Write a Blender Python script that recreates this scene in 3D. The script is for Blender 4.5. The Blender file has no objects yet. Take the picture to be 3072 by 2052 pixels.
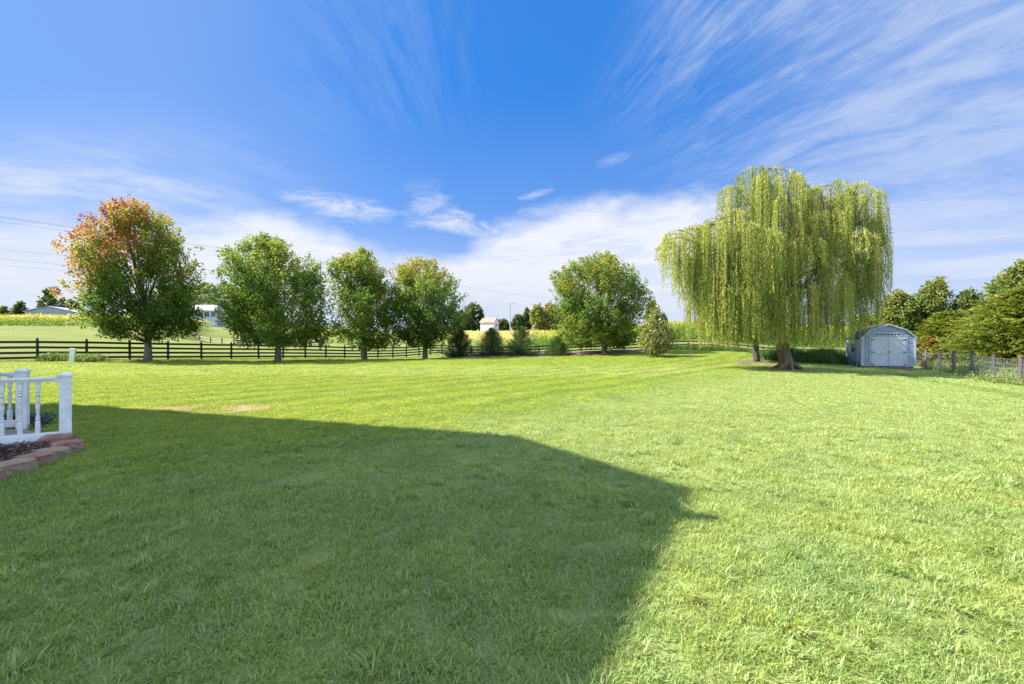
import bpy, math, random
import numpy as np
from math import radians, sin, cos, pi
from mathutils import Vector, Matrix

random.seed(7)
R = np.random.RandomState(11)
sc = bpy.context.scene
col = sc.collection

# ------------------------------------------------------------------ camera, sky, sun, exposure
EYE = 1.4
F = 455.0
cam = bpy.data.cameras.new('camera')
cam.lens = 16.0
cam.sensor_width = 36.0
cam.clip_end = 6000
camo = bpy.data.objects.new('camera', cam)
camo.location = (0, 0, EYE)
camo.rotation_euler = (radians(90), 0, 0)
col.objects.link(camo)
sc.camera = camo

SUN_EL = radians(46)
sun = bpy.data.lights.new('sun', 'SUN')
sun.energy = 4.6
sun.angle = radians(0.5)
sun.color = (1.0, 0.94, 0.84)
suno = bpy.data.objects.new('sun', sun)
SUN_AZ = radians(172.0)                       # direction to the sun, from +X counter-clockwise
sdir = Vector((cos(SUN_AZ) * cos(SUN_EL), sin(SUN_AZ) * cos(SUN_EL), sin(SUN_EL)))
suno.rotation_euler = sdir.to_track_quat('Z', 'Y').to_euler()
suno.location = (-30, 0, 40)
col.objects.link(suno)

vs = sc.view_settings
vs.view_transform = 'Standard'
vs.look = 'None'
vs.exposure = 1.7
vs.gamma = 1.0
vs.use_curve_mapping = False


class NT:
    """small helper to write node trees"""
    def __init__(s, tree):
        s.t = tree
        s.n = tree.nodes
        s.l = tree.links

    def new(s, typ, **kw):
        nd = s.n.new(typ)
        for k, v in kw.items():
            setattr(nd, k, v)
        return nd

    def put(s, sock, v):
        if isinstance(v, bpy.types.NodeSocket):
            s.l.new(v, sock)
        elif v is not None:
            sock.default_value = v

    def m(s, op, a, b=None, c=None, clamp=False):
        nd = s.new('ShaderNodeMath', operation=op, use_clamp=clamp)
        for i, v in enumerate((a, b, c)):
            if v is not None:
                s.put(nd.inputs[i], v)
        return nd.outputs[0]

    def ss(s, v, lo, hi, a=0.0, b=1.0):
        nd = s.new('ShaderNodeMapRange', interpolation_type='SMOOTHSTEP')
        s.put(nd.inputs[0], v)
        s.put(nd.inputs[1], lo)
        s.put(nd.inputs[2], hi)
        nd.inputs[3].default_value = a
        nd.inputs[4].default_value = b
        return nd.outputs[0]

    def vec(s, x=0.0, y=0.0, z=0.0):
        nd = s.new('ShaderNodeCombineXYZ')
        s.put(nd.inputs[0], x)
        s.put(nd.inputs[1], y)
        s.put(nd.inputs[2], z)
        return nd.outputs[0]

    def sep(s, v):
        nd = s.new('ShaderNodeSeparateXYZ')
        s.put(nd.inputs[0], v)
        return nd.outputs[0], nd.outputs[1], nd.outputs[2]

    def noise(s, v, scale=1.0, detail=4.0, rough=0.55, dist=0.0, dim='3D'):
        nd = s.new('ShaderNodeTexNoise', noise_dimensions=dim)
        if v is not None:
            s.put(nd.inputs['Vector'], v)
        s.put(nd.inputs['Scale'], scale)
        nd.inputs['Detail'].default_value = detail
        nd.inputs['Roughness'].default_value = rough
        nd.inputs['Distortion'].default_value = dist
        return nd.outputs[0]

    def mix(s, f, a, b, blend='MIX'):
        nd = s.new('ShaderNodeMix', data_type='RGBA', blend_type=blend)
        s.put(nd.inputs[0], f)
        for i, v in ((6, a), (7, b)):
            if isinstance(v, tuple) and len(v) == 3:
                v = (*v, 1)
            s.put(nd.inputs[i], v)
        return nd.outputs[2]

    def ramp(s, f, stops):
        nd = s.new('ShaderNodeValToRGB')
        s.put(nd.inputs[0], f)
        el = nd.color_ramp.elements
        while len(el) < len(stops):
            el.new(0.5)
        for e, (p, c) in zip(el, stops):
            e.position = p
            e.color = (*c, 1)
        return nd.outputs[0]


def build_world():
    w = bpy.data.worlds.new('World')
    sc.world = w
    w.use_nodes = True
    T = NT(w.node_tree)
    T.n.clear()
    out = T.new('ShaderNodeOutputWorld')
    bg = T.new('ShaderNodeBackground')
    bg.inputs[1].default_value = 0.1
    T.l.new(bg.outputs[0], out.inputs[0])
    sky = T.new('ShaderNodeTexSky', sky_type='NISHITA')
    sky.sun_disc = False
    sky.sun_elevation = SUN_EL
    sky.sun_rotation = radians(90) - SUN_AZ
    sky.air_density = 1.0
    sky.dust_density = 0.6
    sky.ozone_density = 2.5
    tc = T.new('ShaderNodeTexCoord')
    x, y, z = T.sep(tc.outputs['Generated'])
    Y = T.m('MAXIMUM', T.m('ABSOLUTE', y), 0.03)
    a = T.m('DIVIDE', x, Y)
    b = T.m('DIVIDE', z, Y)
    # blue of the sky: the physical sky, deepened as the photograph's
    gam = T.new('ShaderNodeGamma')
    T.put(gam.inputs[0], sky.outputs[0])
    gam.inputs[1].default_value = 0.35
    base = T.mix(1.0, gam.outputs[0], (0.055, 0.575, 1.58), 'MULTIPLY')
    # thin veil: paler to the left and towards the horizon
    veil = T.m('ADD', T.ss(a, -0.08, -0.85, 0.0, 0.22), T.ss(b, 0.6, 0.2, 0.0, 0.15))
    veil = T.m('ADD', veil, T.ss(b, 0.32, 0.0, 0.0, 0.48))
    veil = T.m('ADD', veil, T.ss(a, 0.3, 0.95, 0.0, 0.13))
    veil = T.m('ADD', veil, T.m('MULTIPLY', T.ss(a, -0.5, -1.1), T.ss(b, 0.6, 0.3, 0.0, 0.16)))
    veil = T.m('ADD', veil, 0.035)
    # cirrus streaks fanning out of one direction
    a0, b0 = -0.06, 0.20
    da = T.m('SUBTRACT', a, a0)
    db = T.m('SUBTRACT', b, b0)
    th = T.m('ARCTAN2', db, da)
    rho = T.m('SQRT', T.m('ADD', T.m('MULTIPLY', da, da), T.m('MULTIPLY', db, db)))
    lr = T.m('LOGARITHM', T.m('ADD', rho, 0.05), 2.718)
    wob = T.noise(T.vec(T.m('MULTIPLY', a, 2.2), T.m('MULTIPLY', b, 2.2), 3.1), 1.0, 3, 0.5)
    wob = T.m('MULTIPLY', T.m('SUBTRACT', wob, 0.5), 0.05)
    thw = T.m('ADD', th, wob)
    s1 = T.noise(T.vec(T.m('MULTIPLY', thw, 9.0), T.m('MULTIPLY', lr, 2.0), 0.7), 1.0, 4, 0.55)
    s2 = T.noise(T.vec(T.m('MULTIPLY', thw, 27.0), T.m('MULTIPLY', lr, 4.0), 5.2), 1.0, 9, 0.70, 0.5)
    s3 = T.noise(T.vec(T.m('MULTIPLY', a, 3.0), T.m('MULTIPLY', b, 3.0), 9.0), 1.0, 5, 0.6)
    st = T.m('ADD', T.m('MULTIPLY', s1, 0.40), T.m('ADD', T.m('MULTIPLY', s2, 0.42), T.m('MULTIPLY', s3, 0.18)))
    stk = T.ss(st, 0.41, 0.62)
    mr = T.m('MULTIPLY', T.ss(th, 1.10, 0.80), T.ss(th, -0.05, 0.12))
    mr = T.m('MULTIPLY', mr, T.ss(rho, 0.30, 0.75))
    ml = T.m('MULTIPLY', T.ss(a, -0.35, -0.95), T.ss(b, 0.52, 0.30))
    ml = T.m('MULTIPLY', ml, 1.0)
    mt = T.m('MULTIPLY', T.ss(a, -0.62, -0.35), T.ss(a, 0.02, -0.25))
    mt = T.m('MULTIPLY', T.m('MULTIPLY', mt, T.ss(b, 0.40, 0.55)), 0.10)
    cir = T.m('MULTIPLY', stk, T.m('ADD', T.m('MULTIPLY', mr, 0.40), T.m('ADD', T.m('MULTIPLY', ml, 0.85), mt)))
    cir = T.m('ADD', cir, T.m('MULTIPLY', mr, T.ss(rho, 0.4, 1.3, 0.0, 0.17)))
    # bright bank low over the horizon
    bank_n = T.noise(T.vec(T.m('MULTIPLY', a, 2.6), T.m('MULTIPLY', b, 8.0), 1.3), 1.0, 7, 0.58, 0.25)
    bank_f = T.noise(T.vec(T.m('MULTIPLY', a, 9.0), T.m('MULTIPLY', b, 16.0), 7.3), 1.0, 6, 0.6, 0.5)
    edge = T.m('ADD', 0.235, T.ss(a, -0.15, 0.18, 0.0, 0.085))
    edge = T.m('ADD', edge, T.ss(a, -0.28, -0.5, 0.0, 0.034))
    dip = T.m('MULTIPLY', T.ss(a, -0.42, -0.26), T.ss(a, -0.06, -0.16))
    edge = T.m('SUBTRACT', edge, T.m('MULTIPLY', dip, 0.035))
    bb = T.m('ADD', b, T.m('MULTIPLY', T.m('SUBTRACT', bank_n, 0.5), 0.16))
    bb = T.m('ADD', bb, T.m('MULTIPLY', T.m('SUBTRACT', bank_f, 0.5), 0.07))
    d1 = T.m('SUBTRACT', edge, bb)
    bank = T.ss(d1, -0.022, 0.055)
    bank = T.m('MULTIPLY', bank, T.m('MULTIPLY', T.ss(a, -1.15, -0.55, 0.45, 1.0), T.ss(a, 0.95, 0.35, 0.22, 1.0)))
    bank = T.m('MULTIPLY', bank, T.ss(b, 0.0, 0.14, 0.72, 1.0))
    bank = T.m('MULTIPLY', bank, T.ss(T.noise(T.vec(T.m('MULTIPLY', a, 5.0), T.m('MULTIPLY', T.m('SUBTRACT', b, T.m('MULTIPLY', a, 0.12)), 26.0), 8.8), 1.0, 7, 0.62, 0.6), 0.34, 0.56, 0.72, 1.0))
    # low streaks on the right, behind the willow and over the trees
    hz = T.noise(T.vec(T.m('MULTIPLY', a, 2.0), T.m('MULTIPLY', T.m('SUBTRACT', b, T.m('MULTIPLY', a, 0.06)), 22.0), 4.4), 1.0, 5, 0.55, 0.2)
    hs = T.m('MULTIPLY', T.ss(hz, 0.46, 0.62), T.m('MULTIPLY', T.ss(a, 0.7, 1.0), T.ss(b, 0.36, 0.2)))
    # single small wisps
    wis = None
    wf_ = T.noise(T.vec(T.m('MULTIPLY', a, 11.0), T.m('MULTIPLY', b, 30.0), 2.3), 1.0, 8, 0.68, 0.9)
    for (ca, cb, ra, rb, sl, k) in ((-0.375, 0.298, 0.105, 0.026, -0.18, 0.95), (-0.125, 0.262, 0.10, 0.024, -0.25, 0.95), (-0.185, 0.292, 0.05, 0.030, 0.25, 0.8),
                                    (-0.20, 0.335, 0.045, 0.018, 0.1, 0.35), (0.055, 0.325, 0.035, 0.009, 0.25, 0.85), (0.22, 0.40, 0.04, 0.012, 0.3, 0.3)):
        u = T.m('SUBTRACT', a, ca)
        v = T.m('SUBTRACT', T.m('SUBTRACT', b, cb), T.m('MULTIPLY', u, sl))
        u = T.m('DIVIDE', u, ra)
        v = T.m('DIVIDE', v, rb)
        e = T.m('ADD', T.m('MULTIPLY', u, u), T.m('MULTIPLY', v, v))
        e = T.m('SUBTRACT', e, T.m('MULTIPLY', T.m('SUBTRACT', wf_, 0.5), 6.5))
        g = T.ss(e, 1.9, -1.6, 0.0, k)
        wis = g if wis is None else T.m('MAXIMUM', wis, g)
    wis = T.m('MULTIPLY', wis, T.ss(s3, 0.3, 0.6, 0.7, 1.0))
    inv = lambda v: T.m('SUBTRACT', 1.0, v, clamp=True)
    rem = T.m('MULTIPLY', inv(veil), inv(cir))
    c1 = T.mix(T.m('MINIMUM', T.m('ADD', veil, 0.0), 0.9), base, (2.35, 2.55, 2.95))
    c2 = T.mix(T.m('MINIMUM', cir, 0.9), c1, (2.4, 2.6, 2.98))
    c3 = T.mix(T.m('MULTIPLY', hs, 0.6), c2, (2.35, 2.55, 3.0))
    wb = T.m('MAXIMUM', bank, wis)
    c4 = T.mix(T.m('MINIMUM', wb, 0.97), c3, T.mix(T.ss(b, 0.2, 0.02), (2.75, 2.85, 3.1), (2.4, 2.55, 2.98)))
    # bright sheet added overhead and behind the viewer, out of view, to fill shade
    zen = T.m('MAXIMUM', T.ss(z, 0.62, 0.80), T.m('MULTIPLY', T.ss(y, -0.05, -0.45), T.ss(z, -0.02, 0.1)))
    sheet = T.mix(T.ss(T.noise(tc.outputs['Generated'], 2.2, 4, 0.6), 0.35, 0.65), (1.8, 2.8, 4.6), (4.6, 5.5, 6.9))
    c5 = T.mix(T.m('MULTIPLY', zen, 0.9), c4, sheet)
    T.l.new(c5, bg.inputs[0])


build_world()


# ------------------------------------------------------------------ terrain height
CTRL = [
    (-28.8, 27.6, .24), (-24.8, 31, .10), (-18, 35, -.10), (-13.3, 41, -.20), (-8.1, 42.4, -.25),
    (-18.4, 50, -.32), (-12.3, 55, -.40), (-8.6, 56, -.25), (-34, 20, .15), (-30, 10, .05), (-20, 15, .03),
    (-4, 43, -.05), (0, 43, .02), (4.2, 42.5, .05), (8.3, 41, .28), (11, 34.6, .25), (17, 42, .57), (20, 50, .45),
    (8.5, 50, .05), (2, 51, -.3), (-2, 52, -.35), (11.5, 50, .15), (15.6, 29, .11), (14.5, 23.9, -.05), (27, 50, -.1), (37, 50, -.35),
    (22.8, 27.5, -.22), (20.3, 18.1, -.37), (21.3, 20.1, -.37), (22.4, 22.2, -.27), (25, 26.3, -.34), (26, 28.5, -.3),
    (17, 14, -.15), (26, 12, -.4), (30, 30, -.4), (40, 35, -.4), (20, 35, .3),
    (0, 0, 0), (3, 3, 0), (-3, 3, 0), (-6, 6, 0), (-9, 8, 0), (0, 7, 0), (6, 5, 0), (10, 10, -.02), (0, 14, 0), (-10, 12, 0), (8, 20, 0), (0, 25, -.02), (-12, 25, 0), (-5, 34, -.05), (5, 34, .02), (-10, -10, 0), (10, -10, -.05), (0, -20, 0),
    (-112, 98, 4.9), (-96, 100, 4.9), (-75, 100, 4.4), (-60, 60, 1.7), (-45, 45, .9), (-70, 60, 2.2), (-100, 80, 3.6),
    (-70, 100, 1.9), (-58, 100, 1.0), (-44, 92, .7), (-25, 60, .35), (-30, 90, .8), (-100, 150, 6.4), (-60, 140, 4.6), (-30, 140, 4.2), (-10, 100, 1.6),
    (-5, 150, 5.1), (10, 150, 5.2), (5, 75, .35), (12, 66, .8), (20, 60, 1.45), (26, 58, 1.6), (50, 60, 1.0), (60, 80, 1.2), (30, 90, 2.2), (20, 150, 4.6),
    (60, 150, 2.5), (-150, 200, 7), (0, 220, 5.5), (100, 200, 2), (60, 20, -.6), (60, 0, -.5), (-60, 10, .4), (-80, 30, .9), (-60, -30, 0), (60, -40, -.4),
    (-250, 250, 8), (250, 250, 2), (0, 350, 5), (-300, 0, 3), (300, 0, 0), (0, -300, 0), (-300, -300, 0), (300, -300, 0),
]
_C = np.array(CTRL, float)
_c2 = 9.0


def _phi(d2):
    return np.sqrt(d2 + _c2)


_n = len(_C)
_A = _phi(((_C[:, None, :2] - _C[None, :, :2]) ** 2).sum(-1))
_A = np.block([[_A, np.ones((_n, 1))], [np.ones((1, _n)), np.zeros((1, 1))]])
_W = np.linalg.solve(_A + np.diag([-.02] * _n + [0]), np.append(_C[:, 2], 0))


def G(x, y):
    x = np.asarray(x, float)
    y = np.asarray(y, float)
    shp = x.shape
    X = x.ravel()
    Yy = y.ravel()
    out = np.full(X.shape, _W[-1])
    for i in range(_n):
        out += _W[i] * _phi((X - _C[i, 0]) ** 2 + (Yy - _C[i, 1]) ** 2)
    r = np.sqrt(X ** 2 + Yy ** 2)
    k = np.clip((r - 220) / 150, 0, 1)
    k = k * k * (3 - 2 * k)
    out = out * (1 - k) + 3.0 * k
    # the yard right under the camera is level
    k2 = np.clip((r - 9) / 6, 0, 1)
    out = out * k2
    return out.reshape(shp)


def g(x, y):
    return float(G(np.array([x]), np.array([y]))[0])


def px(xp, Y):
    return (xp - 512.0) * Y / F


# ------------------------------------------------------------------ object helpers
def tag(o, label=None, cat=None, group=None, kind=None):
    if label: o['label'] = label
    if cat: o['category'] = cat
    if group: o['group'] = group
    if kind: o['kind'] = kind
    return o


def empty(name, loc, label=None, cat=None, group=None):
    o = bpy.data.objects.new(name, None)
    o.empty_display_size = .2
    o.location = loc
    col.objects.link(o)
    return tag(o, label, cat, group)


class MB:
    """collects geometry for ONE mesh object"""
    def __init__(s):
        s.v = []
        s.f = []
        s.n = 0

    def add(s, v, f):
        s.v.append(np.asarray(v, float).reshape(-1, 3))
        s.f += [tuple(i + s.n for i in q) for q in f]
        s.n += len(v)
        return s

    def box(s, c, size, rz=0.0, rot=None):
        hx, hy, hz = size[0] / 2, size[1] / 2, size[2] / 2
        p = np.array([(i, j, k) for i in (-hx, hx) for j in (-hy, hy) for k in (-hz, hz)])
        M = rot if rot is not None else Matrix.Rotation(rz, 3, 'Z')
        p = p @ np.array(M).T + np.array(c)
        return s.add(p, [(0, 1, 3, 2), (4, 6, 7, 5), (0, 4, 5, 1), (2, 3, 7, 6), (0, 2, 6, 4), (1, 5, 7, 3)])

    def bar(s, p, q, w, h, jitter=0):
        """box beam from p to q, w across, h high"""
        p = np.array(p, float)
        q = np.array(q, float)
        d = q - p
        d /= np.linalg.norm(d)
        sd = np.cross(d, (0, 0, 1.0))
        sd /= np.linalg.norm(sd)
        up = np.cross(sd, d)
        vs_ = []
        for e in (p, q):
            for i, j in ((-1, -1), (1, -1), (1, 1), (-1, 1)):
                vs_.append(e + sd * i * w / 2 + up * j * h / 2)
        return s.add(vs_, [(0, 1, 2, 3), (7, 6, 5, 4), (0, 4, 5, 1), (1, 5, 6, 2), (2, 6, 7, 3), (3, 7, 4, 0)])

    def tube(s, pts, rad, seg=7, cap=True):
        pts = np.array(pts, float)
        n = len(pts)
        rad = np.broadcast_to(np.array(rad, float), (n,))
        t = np.gradient(pts, axis=0)
        t /= np.linalg.norm(t, axis=1)[:, None] + 1e-9
        ref = np.array((1.0, 0, 0)) if abs(t[0][0]) < .8 else np.array((0, 1.0, 0))
        vs_ = []
        for i in range(n):
            u = np.cross(t[i], ref)
            u /= np.linalg.norm(u) + 1e-9
            w = np.cross(t[i], u)
            for k in range(seg):
                an = 2 * pi * k / seg
                vs_.append(pts[i] + rad[i] * (u * cos(an) + w * sin(an)))
        f = []
        for i in range(n - 1):
            for k in range(seg):
                k2 = (k + 1) % seg
                f.append((i * seg + k, i * seg + k2, (i + 1) * seg + k2, (i + 1) * seg + k))
        if cap:
            f.append(tuple(range(seg))[::-1])
            f.append(tuple((n - 1) * seg + k for k in range(seg)))
        return s.add(vs_, f)

    def lathe(s, prof, seg=10, c=(0, 0, 0), sq=None):
        vs_ = []
        for r, z in prof:
            for k in range(seg):
                an = 2 * pi * k / seg
                vs_.append((c[0] + r * cos(an), c[1] + r * sin(an), c[2] + z))
        f = []
        for i in range(len(prof) - 1):
            for k in range(seg):
                k2 = (k + 1) % seg
                f.append((i * seg + k, i * seg + k2, (i + 1) * seg + k2, (i + 1) * seg + k))
        f.append(tuple(range(seg))[::-1])
        f.append(tuple((len(prof) - 1) * seg + k for k in range(seg)))
        return s.add(vs_, f)

    def prism(s, poly, z0, z1):
        n = len(poly)
        vs_ = [(x, y, z0) for x, y in poly] + [(x, y, z1) for x, y in poly]
        f = [tuple(range(n))[::-1], tuple(range(n, 2 * n))]
        f += [(i, (i + 1) % n, n + (i + 1) % n, n + i) for i in range(n)]
        return s.add(vs_, f)

    def build(s, name, mat, parent=None, bevel=0, smooth=False, mats=None):
        me = bpy.data.meshes.new(name)
        V = np.concatenate(s.v) if s.v else np.zeros((0, 3))
        me.from_pydata([tuple(p) for p in V], [], s.f)
        me.update()
        o = bpy.data.objects.new(name, me)
        if mat: me.materials.append(mat)
        col.objects.link(o)
        if parent is not None:
            o.parent = parent
        if smooth:
            me.shade_smooth()
        if bevel:
            b = o.modifiers.new('bevel', 'BEVEL')
            b.width = bevel
            b.segments = 2
            b.limit_method = 'ANGLE'
        return o


def quads(name, V, mat, parent=None, tone=None, link=True):
    """mesh of independent quads, V is (n,4,3)"""
    n = len(V)
    me = bpy.data.meshes.new(name)
    me.vertices.add(n * 4)
    me.vertices.foreach_set('co', V.reshape(-1).astype(np.float32))
    me.loops.add(n * 4)
    me.loops.foreach_set('vertex_index', np.arange(n * 4, dtype=np.int32))
    me.polygons.add(n)
    me.polygons.foreach_set('loop_start', np.arange(0, n * 4, 4, dtype=np.int32))
    me.polygons.foreach_set('loop_total', np.full(n, 4, dtype=np.int32))
    if tone is not None:
        at = me.attributes.new('tone', 'FLOAT', 'FACE')
        at.data.foreach_set('value', np.asarray(tone, np.float32))
    me.materials.append(mat)
    me.update(calc_edges=True)
    me.validate()
    o = bpy.data.objects.new(name, me)
    if link:
        col.objects.link(o)
    if parent is not None:
        o.parent = parent
    return o


def nrm(v):
    return v / (np.linalg.norm(v, axis=-1, keepdims=True) + 1e-9)


def leafquads(c, d, L, W, up=None, fold=.15):
    """rhombic leaves: base points c, axis d, length L, width W"""
    n = len(c)
    d = nrm(d)
    if up is None:
        up = R.normal(size=(n, 3))
    s = nrm(np.cross(d, up))
    nn = np.cross(s, d)
    L = np.broadcast_to(np.asarray(L, float), (n,))[:, None]
    W = np.broadcast_to(np.asarray(W, float), (n,))[:, None]
    V = np.empty((n, 4, 3))
    V[:, 0] = c
    V[:, 1] = c + d * L * .45 + s * W * .5 + nn * L * fold
    V[:, 2] = c + d * L
    V[:, 3] = c + d * L * .45 - s * W * .5 + nn * L * fold
    return V


# ------------------------------------------------------------------ materials
def mat_new(name):
    m = bpy.data.materials.new(name)
    m.use_nodes = True
    T = NT(m.node_tree)
    b = T.n['Principled BSDF']
    return m, T, b


def bump(T, b, h, strength=.3, dist=.02):
    nd = T.new('ShaderNodeBump')
    nd.inputs['Strength'].default_value = strength
    nd.inputs['Distance'].default_value = dist
    T.put(nd.inputs['Height'], h)
    T.l.new(nd.outputs[0], b.inputs['Normal'])
    return nd


def plain(name, c, rough=.6, var=.12, scale=6.0, metal=0, bumps=.15, obj=True, spec=.5):
    m, T, b = mat_new(name)
    tc = T.new('ShaderNodeTexCoord')
    n = T.noise(tc.outputs['Object'], scale, 5, .6)
    dark = tuple(v * (1 - var * 2) for v in c)
    lite = tuple(min(1, v * (1 + var)) for v in c)
    T.put(b.inputs['Base Color'], T.mix(T.ss(n, .3, .7), dark, lite))
    b.inputs['Roughness'].default_value = rough
    b.inputs['Metallic'].default_value = metal
    b.inputs['Specular IOR Level'].default_value = spec
    if bumps:
        bump(T, b, T.noise(tc.outputs['Object'], scale * 6, 4, .6), bumps, .01)
    return m


def wood(name, c, c2, rough=.8, axis=(3, 3, 30), scale=1.0):
    m, T, b = mat_new(name)
    tc = T.new('ShaderNodeTexCoord')
    mp = T.new('ShaderNodeMapping')
    mp.inputs['Scale'].default_value = axis
    T.put(mp.inputs[0], tc.outputs['Object'])
    n = T.noise(mp.outputs[0], scale, 6, .65, .4)
    n2 = T.noise(tc.outputs['Object'], 1.7, 3, .5)
    cc = T.mix(T.ss(n, .35, .65), c, c2)
    cc = T.mix(T.ss(n2, .4, .7, 0, .5), cc, tuple(v * .6 for v in c))
    T.put(b.inputs['Base Color'], cc)
    b.inputs['Roughness'].default_value = rough
    bump(T, b, n, .4, .01)
    return m


def leafmat(name, stops, trans=.4, rough=.55, spec=.25, bright=1.35):
    m, T, b = mat_new(name)
    at = T.new('ShaderNodeAttribute', attribute_name='tone')
    c = T.ramp(at.outputs['Fac'], stops)
    T.put(b.inputs['Base Color'], c)
    b.inputs['Roughness'].default_value = rough
    b.inputs['Specular IOR Level'].default_value = spec
    tr = T.new('ShaderNodeBsdfTranslucent')
    T.put(tr.inputs[0], T.mix(1.0, c, (bright, bright * .95, bright * .6), 'MULTIPLY'))
    mx = T.new('ShaderNodeMixShader')
    mx.inputs[0].default_value = trans
    T.l.new(b.outputs[0], mx.inputs[1])
    T.l.new(tr.outputs[0], mx.inputs[2])
    T.l.new(mx.outputs[0], T.n['Material Output'].inputs[0])
    return m


M = {}
M['maple'] = leafmat('maple_leaf', [(0, (.045, .090, .018)), (.26, (.082, .165, .022)), (.44, (.17, .245, .032)), (.60, (.33, .28, .05)), (.76, (.36, .16, .06)), (.90, (.26, .09, .075)), (1, (.20, .065, .08))], .5)
M['willow'] = leafmat('willow_leaf', [(0, (.07, .11, .03)), (.25, (.16, .22, .05)), (.5, (.32, .37, .08)), (.8, (.52, .52, .14)), (1, (.50, .36, .15))], .40)
M['fir'] = leafmat('fir_needle', [(0, (.022, .055, .026)), (.5, (.060, .125, .042)), (1, (.16, .25, .07))], .2)
M['cedar'] = leafmat('cedar_spray', [(0, (.045, .085, .02)), (.5, (.13, .195, .025)), (.85, (.25, .29, .03)), (1, (.33, .25, .07))], .3)
M['magnolia'] = leafmat('magnolia_leaf', [(0, (.06, .10, .03)), (.5, (.19, .23, .06)), (.8, (.34, .31, .10)), (1, (.20, .085, .055))], .2, .35, .5)
M['farleaf'] = leafmat('distant_foliage', [(0, (.045, .080, .030)), (.3, (.085, .135, .04)), (.5, (.15, .20, .05)), (.8, (.27, .28, .06)), (1, (.28, .20, .09))], .35)
M['corn'] = leafmat('corn_leaf', [(0, (.07, .15, .03)), (.5, (.20, .30, .04)), (.8, (.46, .45, .07)), (1, (.58, .46, .16))], .4)
M['weed'] = leafmat('weed_leaf', [(0, (.06, .12, .03)), (.5, (.19, .26, .07)), (.8, (.36, .38, .14)), (1, (.45, .36, .2))], .4)
M['bark'] = wood('maple_bark', (.13, .105, .08), (.26, .22, .17), axis=(14, 14, 4))
M['bark_willow'] = wood('willow_bark', (.08, .055, .035), (.24, .17, .10), axis=(9, 9, 1.2))
M['bark_dark'] = wood('dark_bark', (.04, .03, .022), (.10, .075, .05), axis=(12, 12, 3))
M['blackboard'] = wood('black_fence_paint', (.010, .009, .009), (.026, .022, .020), .65, (4, 4, 20))
M['brownboard'] = wood('brown_fence_wood', (.10, .05, .028), (.22, .12, .07), .8, (4, 4, 20))
M['greypost'] = wood('weathered_post_wood', (.06, .048, .046), (.14, .112, .105), .85, (12, 12, 2.5))
M['oldrail'] = wood('grey_split_rail', (.3, .26, .2), (.5, .45, .36), .85, (5, 5, 12))
M['white'] = plain('white_vinyl', (.78, .78, .79), .45, .07, 9, bumps=.08)
M['metal'] = plain('galvanised_wire', (.55, .57, .58), .4, .1, 8, metal=.7, bumps=0)
M['cable'] = plain('dark_cable', (.16, .16, .18), .6, .1, 3, bumps=0)
M['pole'] = wood('utility_pole_wood', (.24, .22, .21), (.38, .36, .34), .85, (8, 8, 1))


def blade_color(T, attr=True):
    """lawn colours by place: worn, dry and lush patches, painted light on swaths and lawn sides"""
    geo = T.new('ShaderNodeNewGeometry')
    P = geo.outputs['Position']
    x, y, z = T.sep(P)
    P2 = T.vec(x, y, 0.0)
    big = T.noise(P2, .22, 3, .5)
    mid = T.noise(P2, 1.3, 4, .6)
    fine = T.noise(P2, 9.0, 3, .6)
    lush = (.17, .29, .055)
    yel = (.33, .41, .055)
    pale = (.42, .46, .21)
    mid = T.m('ADD', T.m('MULTIPLY', mid, T.ss(y, 26, 8, .25, 1.0)), T.ss(y, 26, 8, .40, 0.0))
    c = T.mix(T.ss(mid, .26, .74), lush, yel)
    c = T.mix(T.m('MULTIPLY', T.ss(fine, .50, .78, 0, .75), T.ss(y, 16, 6, .25, 1.0)), c, pale)
    # the mower's swaths run side by side towards the willow; one border parts
    # the combed strips, their light and dark painted in, from the right side
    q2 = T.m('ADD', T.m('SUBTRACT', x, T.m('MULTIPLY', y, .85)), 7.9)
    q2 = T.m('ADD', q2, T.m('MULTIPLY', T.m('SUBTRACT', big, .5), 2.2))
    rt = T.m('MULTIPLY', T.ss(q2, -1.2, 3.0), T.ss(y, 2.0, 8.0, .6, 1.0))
    c = T.mix(T.m('MULTIPLY', rt, .55), c, (.42, .48, .22))  # pale front-lit look of the right lawn, painted into the colour
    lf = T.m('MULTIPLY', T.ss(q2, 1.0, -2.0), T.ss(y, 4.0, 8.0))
    c = T.mix(T.m('MULTIPLY', lf, .55), c, (.37, .43, .030))  # yellow back-lit glow of the left lawn, painted into the colour
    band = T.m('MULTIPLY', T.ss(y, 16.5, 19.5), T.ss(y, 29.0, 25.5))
    c = T.mix(T.m('MULTIPLY', T.m('MULTIPLY', band, lf), .55), c, (.45, .50, .19))  # pale mown band: light off the combed blades put into the colour
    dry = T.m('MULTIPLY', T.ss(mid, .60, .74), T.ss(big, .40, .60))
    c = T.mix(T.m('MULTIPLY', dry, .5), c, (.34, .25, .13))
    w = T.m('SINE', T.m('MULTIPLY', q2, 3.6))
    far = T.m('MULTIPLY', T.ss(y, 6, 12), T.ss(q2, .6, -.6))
    c = T.mix(T.m('MULTIPLY', T.ss(w, -.6, .7), T.m('MULTIPLY', T.m('MULTIPLY', far, .62), T.ss(big, .25, .6, .6, 1.0))), c, (.15, .26, .025))  # dark swaths: shade of the combed blades put into the colour
    # last mown round along the wire fence, its darker look painted in
    q3 = T.m('SUBTRACT', x, T.m('MULTIPLY', y, .541))
    w3 = T.m('MULTIPLY', T.m('MULTIPLY', T.ss(q3, 6.4, 6.8), T.ss(q3, 7.6, 7.2)), T.ss(y, 8, 11))
    c = T.mix(T.m('MULTIPLY', w3, .55), c, (.16, .27, .04))
    return c, fine, mid


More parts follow.
